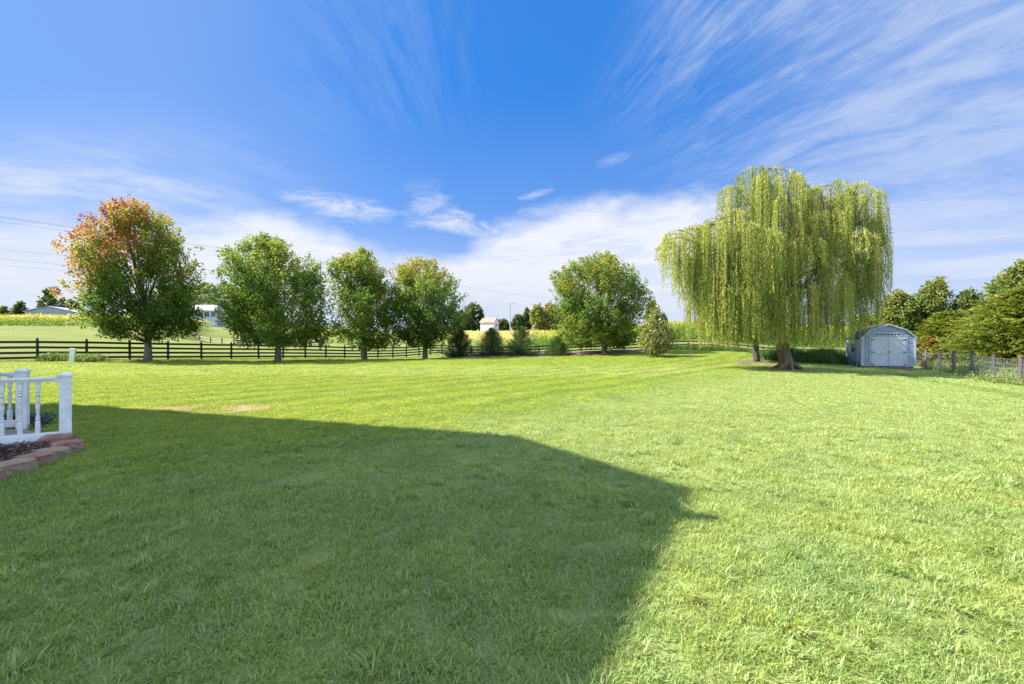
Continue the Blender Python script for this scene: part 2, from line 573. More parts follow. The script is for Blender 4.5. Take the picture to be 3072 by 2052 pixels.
def make_grass_mat():
    m, T, b = mat_new('grass_blade')
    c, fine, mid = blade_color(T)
    at = T.new('ShaderNodeAttribute', attribute_name='tone')
    t = at.outputs['Fac']
    c = T.mix(T.ss(t, .0, .6, .62, 0), c, (.09, .19, .05))
    c = T.mix(T.ss(t, .86, .98, 0, .8), c, (.48, .42, .24))
    T.put(b.inputs['Base Color'], c)
    b.inputs['Roughness'].default_value = .42
    b.inputs['Specular IOR Level'].default_value = .35
    tr = T.new('ShaderNodeBsdfTranslucent')
    T.put(tr.inputs[0], T.mix(1.0, c, (1.45, 1.3, .5), 'MULTIPLY'))
    mx = T.new('ShaderNodeMixShader')
    mx.inputs[0].default_value = .42
    T.l.new(b.outputs[0], mx.inputs[1])
    T.l.new(tr.outputs[0], mx.inputs[2])
    T.l.new(mx.outputs[0], T.n['Material Output'].inputs[0])
    return m


M['grass'] = make_grass_mat()


def make_ground_mat():
    m, T, b = mat_new('ground')
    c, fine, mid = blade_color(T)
    geo = T.new('ShaderNodeNewGeometry')
    x, y, z = T.sep(geo.outputs['Position'])
    P2 = T.vec(x, y, 0.0)
    fn = T.noise(P2, 30, 4, .7)
    # thatch and soil showing between the blades of the lawn
    lawn = T.mix(.5, c, (.08, .09, .035))
    lawn = T.mix(T.ss(fn, .5, .75, 0, .6), lawn, (.10, .085, .045))
    soil = T.mix(T.ss(fn, .3, .7), (.20, .14, .075), (.36, .26, .15))
    u = T.m('DIVIDE', T.m('SUBTRACT', x, -6.3), 1.7)
    v = T.m('DIVIDE', T.m('SUBTRACT', y, 9.55), .75)
    e = T.m('ADD', T.m('MULTIPLY', u, u), T.m('MULTIPLY', v, v))
    e = T.m('ADD', e, T.m('MULTIPLY', T.m('SUBTRACT', T.noise(P2, 4, 3, .6), .5), 1.6))
    lawn = T.mix(T.ss(e, 1.1, .5), lawn, soil)
    # pasture beyond the fences
    p1 = T.noise(T.vec(T.m('MULTIPLY', x, .05), T.m('MULTIPLY', y, .16), 0.0), 1.0, 5, .6)
    p2 = T.noise(T.vec(T.m('MULTIPLY', x, .35), T.m('MULTIPLY', y, 1.3), 0.0), 1.0, 5, .65)
    past = T.mix(T.ss(p1, .35, .65), (.115, .150, .030), (.165, .180, .050))
    past = T.mix(T.ss(p2, .5, .75, 0, .6), past, (.20, .165, .075))
    past = T.mix(T.ss(T.noise(P2, .8, 5, .7), .45, .7, 0, .4), past, (.09, .14, .028))
    at = T.new('ShaderNodeAttribute', attribute_name='pasture')
    col_ = T.mix(at.outputs['Fac'], lawn, past)
    ag = T.new('ShaderNodeAttribute', attribute_name='gold')
    gold = T.mix(T.ss(p2, .3, .7), (.30, .25, .08), (.38, .30, .12))
    col_ = T.mix(ag.outputs['Fac'], col_, gold)
    T.put(b.inputs['Base Color'], col_)
    b.inputs['Roughness'].default_value = .95
    b.inputs['Specular IOR Level'].default_value = .1
    bump(T, b, T.noise(P2, 6, 6, .75), .9, .08)
    return m


M['ground'] = make_ground_mat()

# ------------------------------------------------------------------ ground sheet
FL0 = np.array((-28.8, 27.6))
FL1 = np.array((-12.3, 55.0))


def sstep(v, a, b):
    t = np.clip((v - a) / (b - a), 0, 1)
    return t * t * (3 - 2 * t)


def grow(start, step, end, k=1.13):
    o = []
    v = start
    while v < end:
        step *= k
        v += step
        o.append(v)
    return o


xs = np.concatenate([-np.array(grow(60, .8, 2600))[::-1], np.arange(-60, 60.01, .8), np.array(grow(60, .8, 2600))])
ys = np.concatenate([-np.array(grow(12, .8, 500))[::-1], np.arange(-12, 76.01, .8), np.array(grow(76, .8, 2600))])
GX, GY = np.meshgrid(xs, ys)
GZ = G(GX, GY)
nx, ny = len(xs), len(ys)
V = np.stack([GX, GY, GZ], -1).reshape(-1, 3)
I = np.arange(nx * ny).reshape(ny, nx)
Fq = np.stack([I[:-1, :-1], I[:-1, 1:], I[1:, 1:], I[1:, :-1]], -1).reshape(-1, 4)
me = bpy.data.meshes.new('ground')
me.from_pydata(V.tolist(), [], Fq.tolist())
fd = FL1 - FL0
fd /= np.linalg.norm(fd)
sdl = -(GX - FL0[0]) * fd[1] + (GY - FL0[1]) * fd[0]        # >0 : beyond the board fence
past = np.maximum(sstep(sdl, -.2, .6), sstep(GY, 51.0, 52.5))
wf = (GX - 20.3) - (GY - 18.15) * .541
past = np.maximum(past, sstep(wf, .2, .8))
for nm, arr in (('pasture', past), ('gold', sstep(GY, 98, 110) * sstep(GX, -32, -18) * (1 - sstep(GX, 24, 34)) * (1 - sstep(GY, 170, 200)))):
    at = me.attributes.new(nm, 'FLOAT', 'POINT')
    at.data.foreach_set('value', arr.ravel().astype(np.float32))
me.materials.append(M['ground'])
me.shade_smooth()
ground = bpy.data.objects.new('ground', me)
col.objects.link(ground)
tag(ground, kind='structure')

# ------------------------------------------------------------------ mulch beds draped on the ground
def mulch_mat():
    m, T, b = mat_new('mulch')
    tc = T.new('ShaderNodeTexCoord')
    n = T.noise(tc.outputs['Object'], 28, 5, .7, .5)
    n2 = T.noise(tc.outputs['Object'], 2.0, 3, .6)
    c = T.mix(T.ss(n, .35, .65), (.055, .030, .024), (.22, .13, .11))
    c = T.mix(T.ss(n2, .5, .7, 0, .5), c, (.36, .25, .22))
    T.put(b.inputs['Base Color'], c)
    b.inputs['Roughness'].default_value = .95
    bump(T, b, n, .9, .04)
    return m


M['mulch'] = mulch_mat()


def draped(name, poly, h, mat, step=.25, edge=.35, label=None, kind='structure', jit=.03):
    P = np.array(poly, float)
    x0, y0 = P.min(0)
    x1, y1 = P.max(0)
    gx = np.arange(x0, x1 + step, step)
    gy = np.arange(y0, y1 + step, step)
    X, Y = np.meshgrid(gx, gy)
    d = polydist(P, X, Y)
    Z = G(X, Y) + h * np.clip(d / edge, -1.0, 1) + .004 + jit * (R.rand(*X.shape) - .5) * np.clip(d / edge, 0, 1)
    idx = np.full(X.shape, -1)
    keep = d > -step * 1.2
    idx[keep] = np.arange(keep.sum())
    vv = np.stack([X[keep], Y[keep], Z[keep]], -1)
    f = []
    for j in range(len(gy) - 1):
        for i in range(len(gx) - 1):
            q = (idx[j, i], idx[j, i + 1], idx[j + 1, i + 1], idx[j + 1, i])
            if min(q) >= 0: f.append(q)
    o = MB().add(vv, f).build(name, mat, smooth=True)
    tag(o, kind=kind)
    return o


def polydist(P, X, Y):
    """signed distance to polygon, positive inside"""
    X = np.asarray(X, float)
    Y = np.asarray(Y, float)
    best = np.full(X.shape, 1e9)
    inside = np.zeros(X.shape, bool)
    n = len(P)
    for i in range(n):
        ax, ay = P[i]
        bx, by = P[(i + 1) % n]
        dx, dy = bx - ax, by - ay
        t = np.clip(((X - ax) * dx + (Y - ay) * dy) / (dx * dx + dy * dy), 0, 1)
        best = np.minimum(best, np.hypot(X - ax - t * dx, Y - ay - t * dy))
        c = ((ay > Y) != (by > Y))
        xi = (bx - ax) * (Y - ay) / (by - ay + 1e-12) + ax
        inside ^= c & (X < xi)
    return np.where(inside, best, -best)


BED_BACK = [(-6.2, 43.4), (-4, 41.2), (0, 40.6), (4.5, 40.2), (8, 39.4), (11.5, 40.3), (13.5, 42.5), (15.5, 47.5), (15, 49.6), (8, 49.7), (0, 50.4), (-5, 51.2)]
draped('mulch_bed', BED_BACK, .36, M['mulch'], .3, 3.0)
BED_DECK = [(-6.25, 6.1), (-5.70, 5.85), (-5.50, 5.45), (-5.32, 5.0), (-5.22, 4.4), (-5.6, 3.4), (-7.6, 4.6), (-7.3, 5.4)]
draped('mulch_bed', BED_DECK, .06, M['mulch'], .06, .15, jit=.03)
BED_HOSE = [(-7.8, 7.25), (-7.35, 6.98), (-7.6, 7.5), (-8.5, 8.2), (-9.6, 8.2), (-9.0, 7.3)]
draped('mulch_bed', BED_HOSE, .04, M['mulch'], .08, .15, jit=.03)
RINGS = []


def ring(x, y, rx, ry):
    poly = [(x + rx * cos(a) * (1 + .12 * sin(3 * a + x)), y + ry * sin(a) * (1 + .12 * sin(2 * a + y))) for a in np.linspace(0, 2 * pi, 22)[:-1]]
    draped('mulch_ring', poly, .05, M['mulch'], .12, .25, jit=.05)
    RINGS.append(poly)


# ------------------------------------------------------------------ lawn blades (stuff): patches of blades placed by geometry nodes
def blade_patch(name, nb, rad, L, W, lean=.5, wide=0.0):
    r = rad * np.sqrt(R.rand(nb)) * (1 - .15 * R.rand(nb))
    a = R.rand(nb) * 2 * pi
    base = np.stack([r * np.cos(a), r * np.sin(a), np.full(nb, -.005)], -1)
    hd = R.rand(nb) * 2 * pi
    # neighbouring blades lean alike
    cl = np.sin(base[:, 0] * 21 + 1.3) * 1.3 + np.sin(base[:, 1] * 17 + .4) * 1.3
    hd = np.where(R.rand(nb) < .55, cl + R.normal(0, .5, nb), hd)
    le = np.abs(R.normal(lean, .32, nb))
    l = L * (.55 + .75 * R.rand(nb))
    w = W * (.6 + .7 * R.rand(nb))
    big = R.rand(nb) < wide
    w = np.where(big, w * 1.9, w)
    l = np.where(big, l * 1.15, l)
    h = np.stack([np.cos(hd), np.sin(hd), np.zeros(nb)], -1)
    side = np.stack([-np.sin(hd), np.cos(hd), np.zeros(nb)], -1)
    tw = R.normal(0, .5, nb)[:, None]
    side = nrm(side + h * tw)
    up = np.array((0, 0, 1.0))
    l_ = l[:, None]
    w_ = w[:, None]
    le_ = le[:, None]
    p1 = base + (up * np.cos(le_ * .5) + h * np.sin(le_ * .5)) * l_ * .5
    p2 = p1 + (up * np.cos(le_ * 1.3) + h * np.sin(le_ * 1.3)) * l_ * .5
    Q = np.empty((nb * 2, 4, 3))
    Q[0::2, 0] = base - side * w_ * .38
    Q[0::2, 1] = base + side * w_ * .38
    Q[0::2, 2] = p1 + side * w_ * .5
    Q[0::2, 3] = p1 - side * w_ * .5
    Q[1::2, 0] = p1 - side * w_ * .5
    Q[1::2, 1] = p1 + side * w_ * .5
    Q[1::2, 2] = p2 + side * w_ * .08
    Q[1::2, 3] = p2 - side * w_ * .08
    tone = np.repeat(R.rand(nb), 2)
    return quads(name, Q, M['grass'], tone=tone, link=False)


def scatter_field(name, protos, pts, rot, scl, idx, label=None, cat=None):
    """one stuff object: mesh points + geometry nodes that place the prototypes"""
    c = bpy.data.collections.new(name + '_source')
    for i, p in enumerate(protos):
        p.name = '%s_patch_%02d' % (name, i)
        c.objects.link(p)
    me = bpy.data.meshes.new(name)
    me.vertices.add(len(pts))
    me.vertices.foreach_set('co', np.asarray(pts, np.float32).ravel())
    a = me.attributes.new('rot', 'FLOAT_VECTOR', 'POINT')
    a.data.foreach_set('vector', np.asarray(rot, np.float32).ravel())
    a = me.attributes.new('scl', 'FLOAT', 'POINT')
    a.data.foreach_set('value', np.asarray(scl, np.float32))
    a = me.attributes.new('pick', 'INT', 'POINT')
    a.data.foreach_set('value', np.asarray(idx, np.int32))
    me.update()
    o = bpy.data.objects.new(name, me)
    col.objects.link(o)
    ng = bpy.data.node_groups.new(name + '_scatter', 'GeometryNodeTree')
    ng.interface.new_socket('Geometry', in_out='INPUT', socket_type='NodeSocketGeometry')
    ng.interface.new_socket('Geometry', in_out='OUTPUT', socket_type='NodeSocketGeometry')
    N, Lk = ng.nodes, ng.links
    gi = N.new('NodeGroupInput')
    go = N.new('NodeGroupOutput')
    ci = N.new('GeometryNodeCollectionInfo')
    ci.inputs['Collection'].default_value = c
    ci.inputs['Separate Children'].default_value = True
    ci.inputs['Reset Children'].default_value = True
    ip = N.new('GeometryNodeInstanceOnPoints')
    ip.inputs['Pick Instance'].default_value = True

    def na(nm, typ):
        n = N.new('GeometryNodeInputNamedAttribute')
        n.data_type = typ
        n.inputs['Name'].default_value = nm
        return n.outputs['Attribute']
    Lk.new(gi.outputs[0], ip.inputs['Points'])
    Lk.new(ci.outputs[0], ip.inputs['Instance'])
    Lk.new(na('pick', 'INT'), ip.inputs['Instance Index'])
    Lk.new(na('rot', 'FLOAT_VECTOR'), ip.inputs['Rotation'])
    Lk.new(na('scl', 'FLOAT'), ip.inputs['Scale'])
    Lk.new(ip.outputs[0], go.inputs[0])
    md = o.modifiers.new('scatter', 'NODES')
    md.node_group = ng
    tag(o, label, cat, kind='stuff')
    return o


HOUSE = [(-19.6, 11.6), (-9.52, 8.12), (-7.82, 5.61), (-9.17, 3.21), (-12.6, -2.9), (-21, -2.9)]
DECK = [(-6.17, 6.29), (-7.73, 7.19), (-9.2, 7.0), (-8.3, 6.4), (-7.1, 5.3)]


def lawn_ok(x, y):
    m = np.ones(len(x), bool)
    for P in (BED_BACK, BED_DECK, BED_HOSE, DECK, HOUSE):
        m &= polydist(np.array(P), x, y) < .04
    for P in RINGS:
        m &= polydist(np.array(P), x, y) < -.02
    s = -(x - FL0[0]) * fd[1] + (y - FL0[1]) * fd[0]
    m &= s < -.1
    m &= y < 51
    m &= (x - 20.3) - (y - 18.15) * .541 < .1
    u = ((x + 6.3) / 1.5) ** 2 + ((y - 9.55) / .62) ** 2
    m &= (u > 1) | (R.rand(len(x)) < .45)
    return m


SHED_C = (22.6, 27.35)


def make_lawn():
    protos = [blade_patch('p', 480, .20, .046, .0043, .95, .10) for _ in range(5)]
    protos += [blade_patch('p', 620, .32, .043, .0056, .95, .08) for _ in range(4)]
    protos += [blade_patch('p', 800, .55, .040, .0080, .95, .06) for _ in range(4)]
    protos += [blade_patch('p', 700, 1.0, .045, .017, .95, .06) for _ in range(4)]
    P, S, IX = [], [], []
    for (d0, d1, dens, lo, n) in ((1.2, 4.2, 24, 0, 5), (3.9, 9.5, 11, 5, 4), (9.0, 19, 5.0, 9, 4), (18, 52, 1.7, 13, 4)):
        side = d1 * 1.35
        st = dens ** -.5
        x, y = np.meshgrid(np.arange(-side, side, st), np.arange(-.4, d1, st))
        x = x.ravel() + R.uniform(-.5, .5, x.size) * st
        y = y.ravel() + R.uniform(-.5, .5, y.size) * st
        d = np.maximum(y, np.abs(x) / 1.28)
        m = (y >= .3) & (d >= d0) & (d < d1) & (np.abs(x) < 1.28 * y + 2.4)
        x, y = x[m], y[m]
        m = lawn_ok(x, y)
        # keep clear of the shed
        m &= (np.hypot(x - SHED_C[0] - .4, y - SHED_C[1] - 1.0) > 1.7) & (np.hypot(x - SHED_C[0] + .15, y - SHED_C[1] + .4) > 1.1)
        x, y = x[m], y[m]
        z = G(x, y)
        P.append(np.stack([x, y, z], -1))
        nn = .5 + .5 * np.sin(x * 1.7 + np.sin(y * 1.3) * 2) * np.sin(y * 2.1 + np.sin(x * .9) * 2)
        S.append(.86 + .16 * nn * R.rand(len(x)) + .12 * R.rand(len(x)))
        IX.append(lo + R.randint(0, n, len(x)))
    # coarser tufts that stand over the mown turf
    k0 = len(protos)
    protos += [blade_patch('p', 46, .055, .085, .0062, 1.0, .3) for _ in range(4)]
    cnt = 1300
    x = R.uniform(-8, 8, cnt)
    y = R.uniform(1.2, 7.5, cnt)
    m = (np.abs(x) < 1.2 * y + .5) & lawn_ok(x, y)
    m &= (np.sin(x * 2.1 + 1) * np.sin(y * 1.7 + x) + R.normal(0, .5, cnt)) > -.1
    x, y = x[m], y[m]
    P.append(np.stack([x, y, G(x, y)], -1))
    S.append(R.uniform(.6, 1.15, len(x)))
    IX.append(k0 + R.randint(0, 4, len(x)))
    P = np.concatenate(P)
    n = len(P)
    rot = np.stack([R.normal(0, .05, n), R.normal(0, .05, n), R.rand(n) * 6.283], -1)
    scatter_field('lawn_grass', protos, P, rot, np.concatenate(S), np.concatenate(IX))


# ------------------------------------------------------------------ trees
def snoise(p, seed, f=1.0):
    r = np.random.RandomState(seed)
    out = np.zeros(len(p))
    for k in range(6):
        w = r.normal(size=3) * f * (1 + .5 * k)
        out += np.sin(p @ w + r.rand() * 6.28) / (1 + .35 * k)
    return out / 2.6


def bez(p0, p1, p2, n=7):
    t = np.linspace(0, 1, n)[:, None]
    return (1 - t) ** 2 * np.array(p0) + 2 * t * (1 - t) * np.array(p1) + t * t * np.array(p2)


def crown_tree(name, base, prof, label, cat='tree', group=None, nsh=850, per=30, leaf=.125, lw=.8, mat='maple', bark='bark',
               trunk_r=.17, seed=1, tone=lambda p, h, n: np.full(len(p), .3), up=.75, shlen=(.5, 1.45), gap=-.35, fork=.2, rag=.14, nbranch=46, zy=1.0, bare=.0, shrink=1.02, lean=0.0):
    """prof: list of (height, left x, right x) of the crown outline, relative to the trunk base"""
    rs = np.random.RandomState(seed)
    bx, by = base
    bz = g(bx, by) - .03
    root = empty(name, (bx, by, bz), label, cat, group)
    pr = np.array(sorted(prof), float)
    kk_ = math.sqrt(1 + (zy * bx / by) ** 2)
    r_ = (pr[:, 2] - pr[:, 1]) / 2 / kk_ * shrink
    c_ = (pr[:, 1] + pr[:, 2]) / 2 - (bx / by) * (r_ * zy) ** 2 / by
    pr[:, 1], pr[:, 2] = c_ - r_, c_ + r_
    H0, H1 = pr[0, 0], pr[-1, 0]
    ph = rs.rand(6) * 6.28

    def env(h, az):
        L = np.interp(h, pr[:, 0], pr[:, 1])
        Rr = np.interp(h, pr[:, 0], pr[:, 2])
        c = (L + Rr) / 2
        r = (Rr - L) / 2
        m = 1 + rag * (np.sin(az * 3 + ph[0] + h * 1.3) + .7 * np.sin(az * 5 + ph[1] - h * 2.1) + .6 * np.sin(az * 8 + ph[2] + h * 3.0)) / 1.6
        return c, r * m
    # shoots gather in lobes, one to each bough
    hs, azs, rr = [], [], []
    tot = 0
    rmax = ((pr[:, 2] - pr[:, 1]) / 2).max()
    K = 34
    lh = H0 + (H1 - H0) * (np.arange(K) + rs.rand(K)) / K
    laz = np.arange(K) * 2.4 + rs.normal(0, .35, K)
    lc, lr_ = env(lh, laz)
    lf = rs.uniform(.5, .8, K)
    LC = np.stack([lc + lf * lr_ * np.cos(laz), lf * lr_ * np.sin(laz) * zy, lh], -1)
    LR = rmax * rs.uniform(.26, .42, K) * np.clip(lr_ / rmax + .25, .5, 1)
    while tot < nsh:
        h = rs.uniform(H0, H1, 4000)
        az = rs.uniform(0, 2 * pi, 4000)
        c, r = env(h, az)
        keep = rs.rand(4000) < (r / rmax) ** 1.3 + .05
        h, az, c, r = h[keep], az[keep], c[keep], r[keep]
        fr = rs.uniform(.0, 1.04, len(h)) ** .42
        p = np.stack([c + fr * r * np.cos(az), fr * r * np.sin(az) * zy, h], -1)
        dl = (np.linalg.norm(p[:, None, :] - LC[None], axis=2) / LR[None])
        ok = ((dl.min(1) < 1.0) | (rs.rand(len(h)) < (.20 + .35 * (fr < .6)))) & (snoise(p, seed + 5, .9) > gap - .3)
        hs.append(p[ok])
        rr.append(fr[ok])
        tot += ok.sum()
    P = np.concatenate(hs)[:nsh]
    FR = np.concatenate(rr)[:nsh]
    cc = np.interp(P[:, 2], pr[:, 0], (pr[:, 1] + pr[:, 2]) / 2)
    outw = nrm(np.stack([P[:, 0] - cc, P[:, 1], np.zeros(len(P))], -1))
    low = 1 - sstep(P[:, 2], H0, H0 + (H1 - H0) * .35)
    near = np.argmin(np.linalg.norm(P[:, None, :] - LC[None], axis=2) / LR[None], axis=1)
    lo = nrm(P - LC[near]) * .55
    D = nrm(lo + outw * (.45 + .3 * low[:, None]) + np.array((0, 0, 1.0)) * (up - .75 * low[:, None]) + rs.normal(size=P.shape) * .28)
    Ls = rs.uniform(shlen[0], shlen[1], len(P))
    P0 = P - D * Ls[:, None] * .8
    # leaves along shoots
    t = rs.rand(len(P), per) ** .8
    C = P0[:, None, :] + D[:, None, :] * (Ls[:, None] * t)[..., None]
    spread = (.035 + .11 * (1 - t)) * (np.minimum(Ls, 1.0)[:, None] + .4)
    off = rs.normal(size=(len(P), per, 3)) * spread[..., None]
    C = C + off
    ax = nrm(D[:, None, :] * .5 + nrm(off) * .8 + rs.normal(size=C.shape) * .35 + np.array((0, 0, -.25)))
    C = C.reshape(-1, 3)
    ax = ax.reshape(-1, 3)
    n = len(C)
    upv = nrm(rs.normal(size=(n, 3)) * .55 + np.array((0, 0, 1.0)) + np.repeat(outw, per, 0) * .4)
    sz = leaf * rs.uniform(.65, 1.25, n)
    Q = leafquads(C, ax, sz, sz * lw, upv, .1)
    hh = (C[:, 2] - H0) / (H1 - H0)
    tn = tone(C, hh, np.repeat(rs.rand(len(P)), per)) + rs.normal(0, .07, n)
    quads('crown', Q, M[mat], root, np.clip(tn, 0, 1))
    # trunk and limbs
    mb = MB()
    top = H0 + (H1 - H0) * .72
    ctop = np.interp(top, pr[:, 0], (pr[:, 1] + pr[:, 2]) / 2)
    tp = np.array([(0, 0, -.05), (lean * .1 + .01, 0, .12), (lean * .3, .01, H0 * .5), (lean * .8 + .02, 0, H0 * .95), (ctop * .4, .05, H0 + (top - H0) * .4), (ctop * .8, -.05, top)])
    mb.tube(bez_chain(tp), np.interp(np.linspace(0, 1, 26), [0, .04, .12, .45, 1], [trunk_r * 1.3, trunk_r * 1.05, trunk_r * .9, trunk_r * .5, trunk_r * .1]), 10)
    order = rs.permutation(len(P))
    ch = bez_chain(tp)
    for k in order[:nbranch]:
        tgt = P0[k]
        hz = np.clip(H0 * .75 + (tgt[2] - H0) * rs.uniform(.25, .6), H0 * .62, top * .95)
        j = np.argmin(abs(ch[:, 2] - hz))
        s0 = ch[j]
        midp = (s0 + tgt) / 2 + np.array((0, 0, -.10 * np.linalg.norm(tgt - s0) * (1 - 2 * FR[k])))
        r0 = trunk_r * .28 * (1 - .55 * (hz - H0 * .6) / (top - H0 * .6 + .01))
        mb.tube(bez(s0, midp, tgt), np.linspace(r0, .012, 7), 6, False)
    for k in order[nbranch:nbranch * 4]:
        kk = order[rs.randint(0, nbranch)]
        d = np.linalg.norm(P0[order[:nbranch]] - P0[k], axis=1)
        kk = order[:nbranch][np.argmin(d)]
        j = np.argmin(abs(ch[:, 2] - (H0 + (P0[kk][2] - H0) * .45)))
        s0 = (P0[kk] * .6 + ch[j] * .4)
        mb.tube(bez(s0, (s0 + P0[k]) / 2, P[k]), np.linspace(.022, .006, 7), 4, False)
    mb.build('trunk', M[bark], root, smooth=True)
    return root


def bez_chain(pts, n=26):
    pts = np.array(pts, float)
    d = np.r_[0, np.cumsum(np.linalg.norm(np.diff(pts, axis=0), axis=1))]
    t = np.linspace(0, d[-1], n)
    o = np.stack([np.interp(t, d, pts[:, i]) for i in range(3)], -1)
    k = o.copy()
    for _ in range(3):
        k[1:-1] = (k[:-2] + 2 * k[1:-1] + k[2:]) / 4
    return k


def prof_from(rows, xc, yb, ppm):
    return [((yb - y) / ppm, (l - xc) / ppm, (r - xc) / ppm) for y, l, r in rows]


def tone_t1(p, h, n):
    s = snoise(p, 77, .55)
    hot = sstep(h, .22, .75) * .36 + sstep(-p[:, 0], -.6, 3.0) * .36
    return .19 + hot + s * .16 + (n > .84) * .16 * (h > .25) + (n - .5) * .2


def tone_green(sh=0.0, seed=3, top=.12):
    def f(p, h, n):
        return .26 + sh + snoise(p, seed, .7) * .08 + top * sstep(h, .5, 1) + (n - .5) * .20 + (n > .975) * .16
    return f


T1 = prof_from([(150, 980, 1160), (200, 850, 1330), (300, 795, 1440), (430, 600, 1530), (580, 490, 1620), (760, 510, 1640), (950, 545, 1640), (1100, 590, 1670), (1200, 690, 1640), (1275, 900, 1480)], 1215, 1465, 121.0)
T2 = prof_from([(145, 460, 560), (230, 390, 760), (330, 210, 900), (420, 105, 1030), (520, 110, 1060), (700, 100, 1080), (850, 120, 1120), (950, 160, 1130), (1055, 260, 1040)], 640, 1195, 107.7)
T3 = prof_from([(265, 1320, 1390), (340, 1160, 1470), (400, 1065, 1550), (550, 1075, 1600), (700, 1070, 1680), (850, 1070, 1700), (980, 1090, 1700), (1075, 1200, 1600)], 1360, 1180, 92.0)
T4 = prof_from([(370, 1760, 1920), (410, 1620, 2020), (500, 1570, 2080), (600, 1560, 2180), (750, 1540, 2210), (900, 1580, 2180), (1000, 1620, 2120), (1070, 1730, 2030)], 1862, 1187, 88.9)
T5 = prof_from([(30, 1450, 1590), (95, 1280, 1640), (170, 1130, 1810), (300, 1040, 1905), (450, 1050, 1925), (600, 1065, 1890), (720, 1075, 1870), (800, 1110, 1830), (850, 1280, 1700)], 1505, 925, 97.7)

crown_tree('maple_tree', (-24.8, 31.0), T1, 'large maple turning red and orange, leftmost of the fence row', 'tree', 'maple trees along the board fence', 1500, 34, .15, zy=1.15, seed=3, tone=tone_t1, trunk_r=.24, gap=-.6, nbranch=60)
crown_tree('maple_tree', (-18.0, 35.0), T2, 'broad green maple standing next to the red-tinged one', 'tree', 'maple trees along the board fence', 1500, 32, .155, zy=1.45, seed=14, tone=tone_green(.06, 3), trunk_r=.24, nbranch=56, gap=-.5)
crown_tree('maple_tree', (-13.3, 41.0), T3, 'green maple with pointed top between the broad green and golden-topped maples', 'tree', 'maple trees along the board fence', 1150, 30, .165, zy=1.45, seed=25, tone=tone_green(.08, 8), trunk_r=.24, gap=-.5)


def tone_t4(p, h, n):
    return .23 + snoise(p, 31, .7) * .08 + .28 * sstep(h, .42, .9) + (n - .5) * .22


crown_tree('maple_tree', (-8.1, 42.4), T4, 'round maple with golden yellow top beside the dark fir shrubs', 'tree', 'maple trees along the board fence', 1150, 30, .165, zy=1.45, seed=36, tone=tone_t4, trunk_r=.24, gap=-.55)
crown_tree('maple_tree', (8.3, 41.0), T5, 'green maple in the mulch bed, apart from the row of four', 'tree', 'maple trees along the board fence', 1500, 32, .16, seed=47, tone=tone_green(.10, 5), trunk_r=.25, gap=-.6)
for (x, y, rx, ry) in ((-24.8, 31.0, .95, .8), (-18.0, 35, 1.0, .8), (-13.3, 41, 1.0, .8), (-8.1, 42.4, .8, .7), (11.0, 34.6, .7, .55), (15.6, 29, 1.5, 1.1), (14.5, 23.9, .9, .8)):
    ring(x, y, rx, ry)


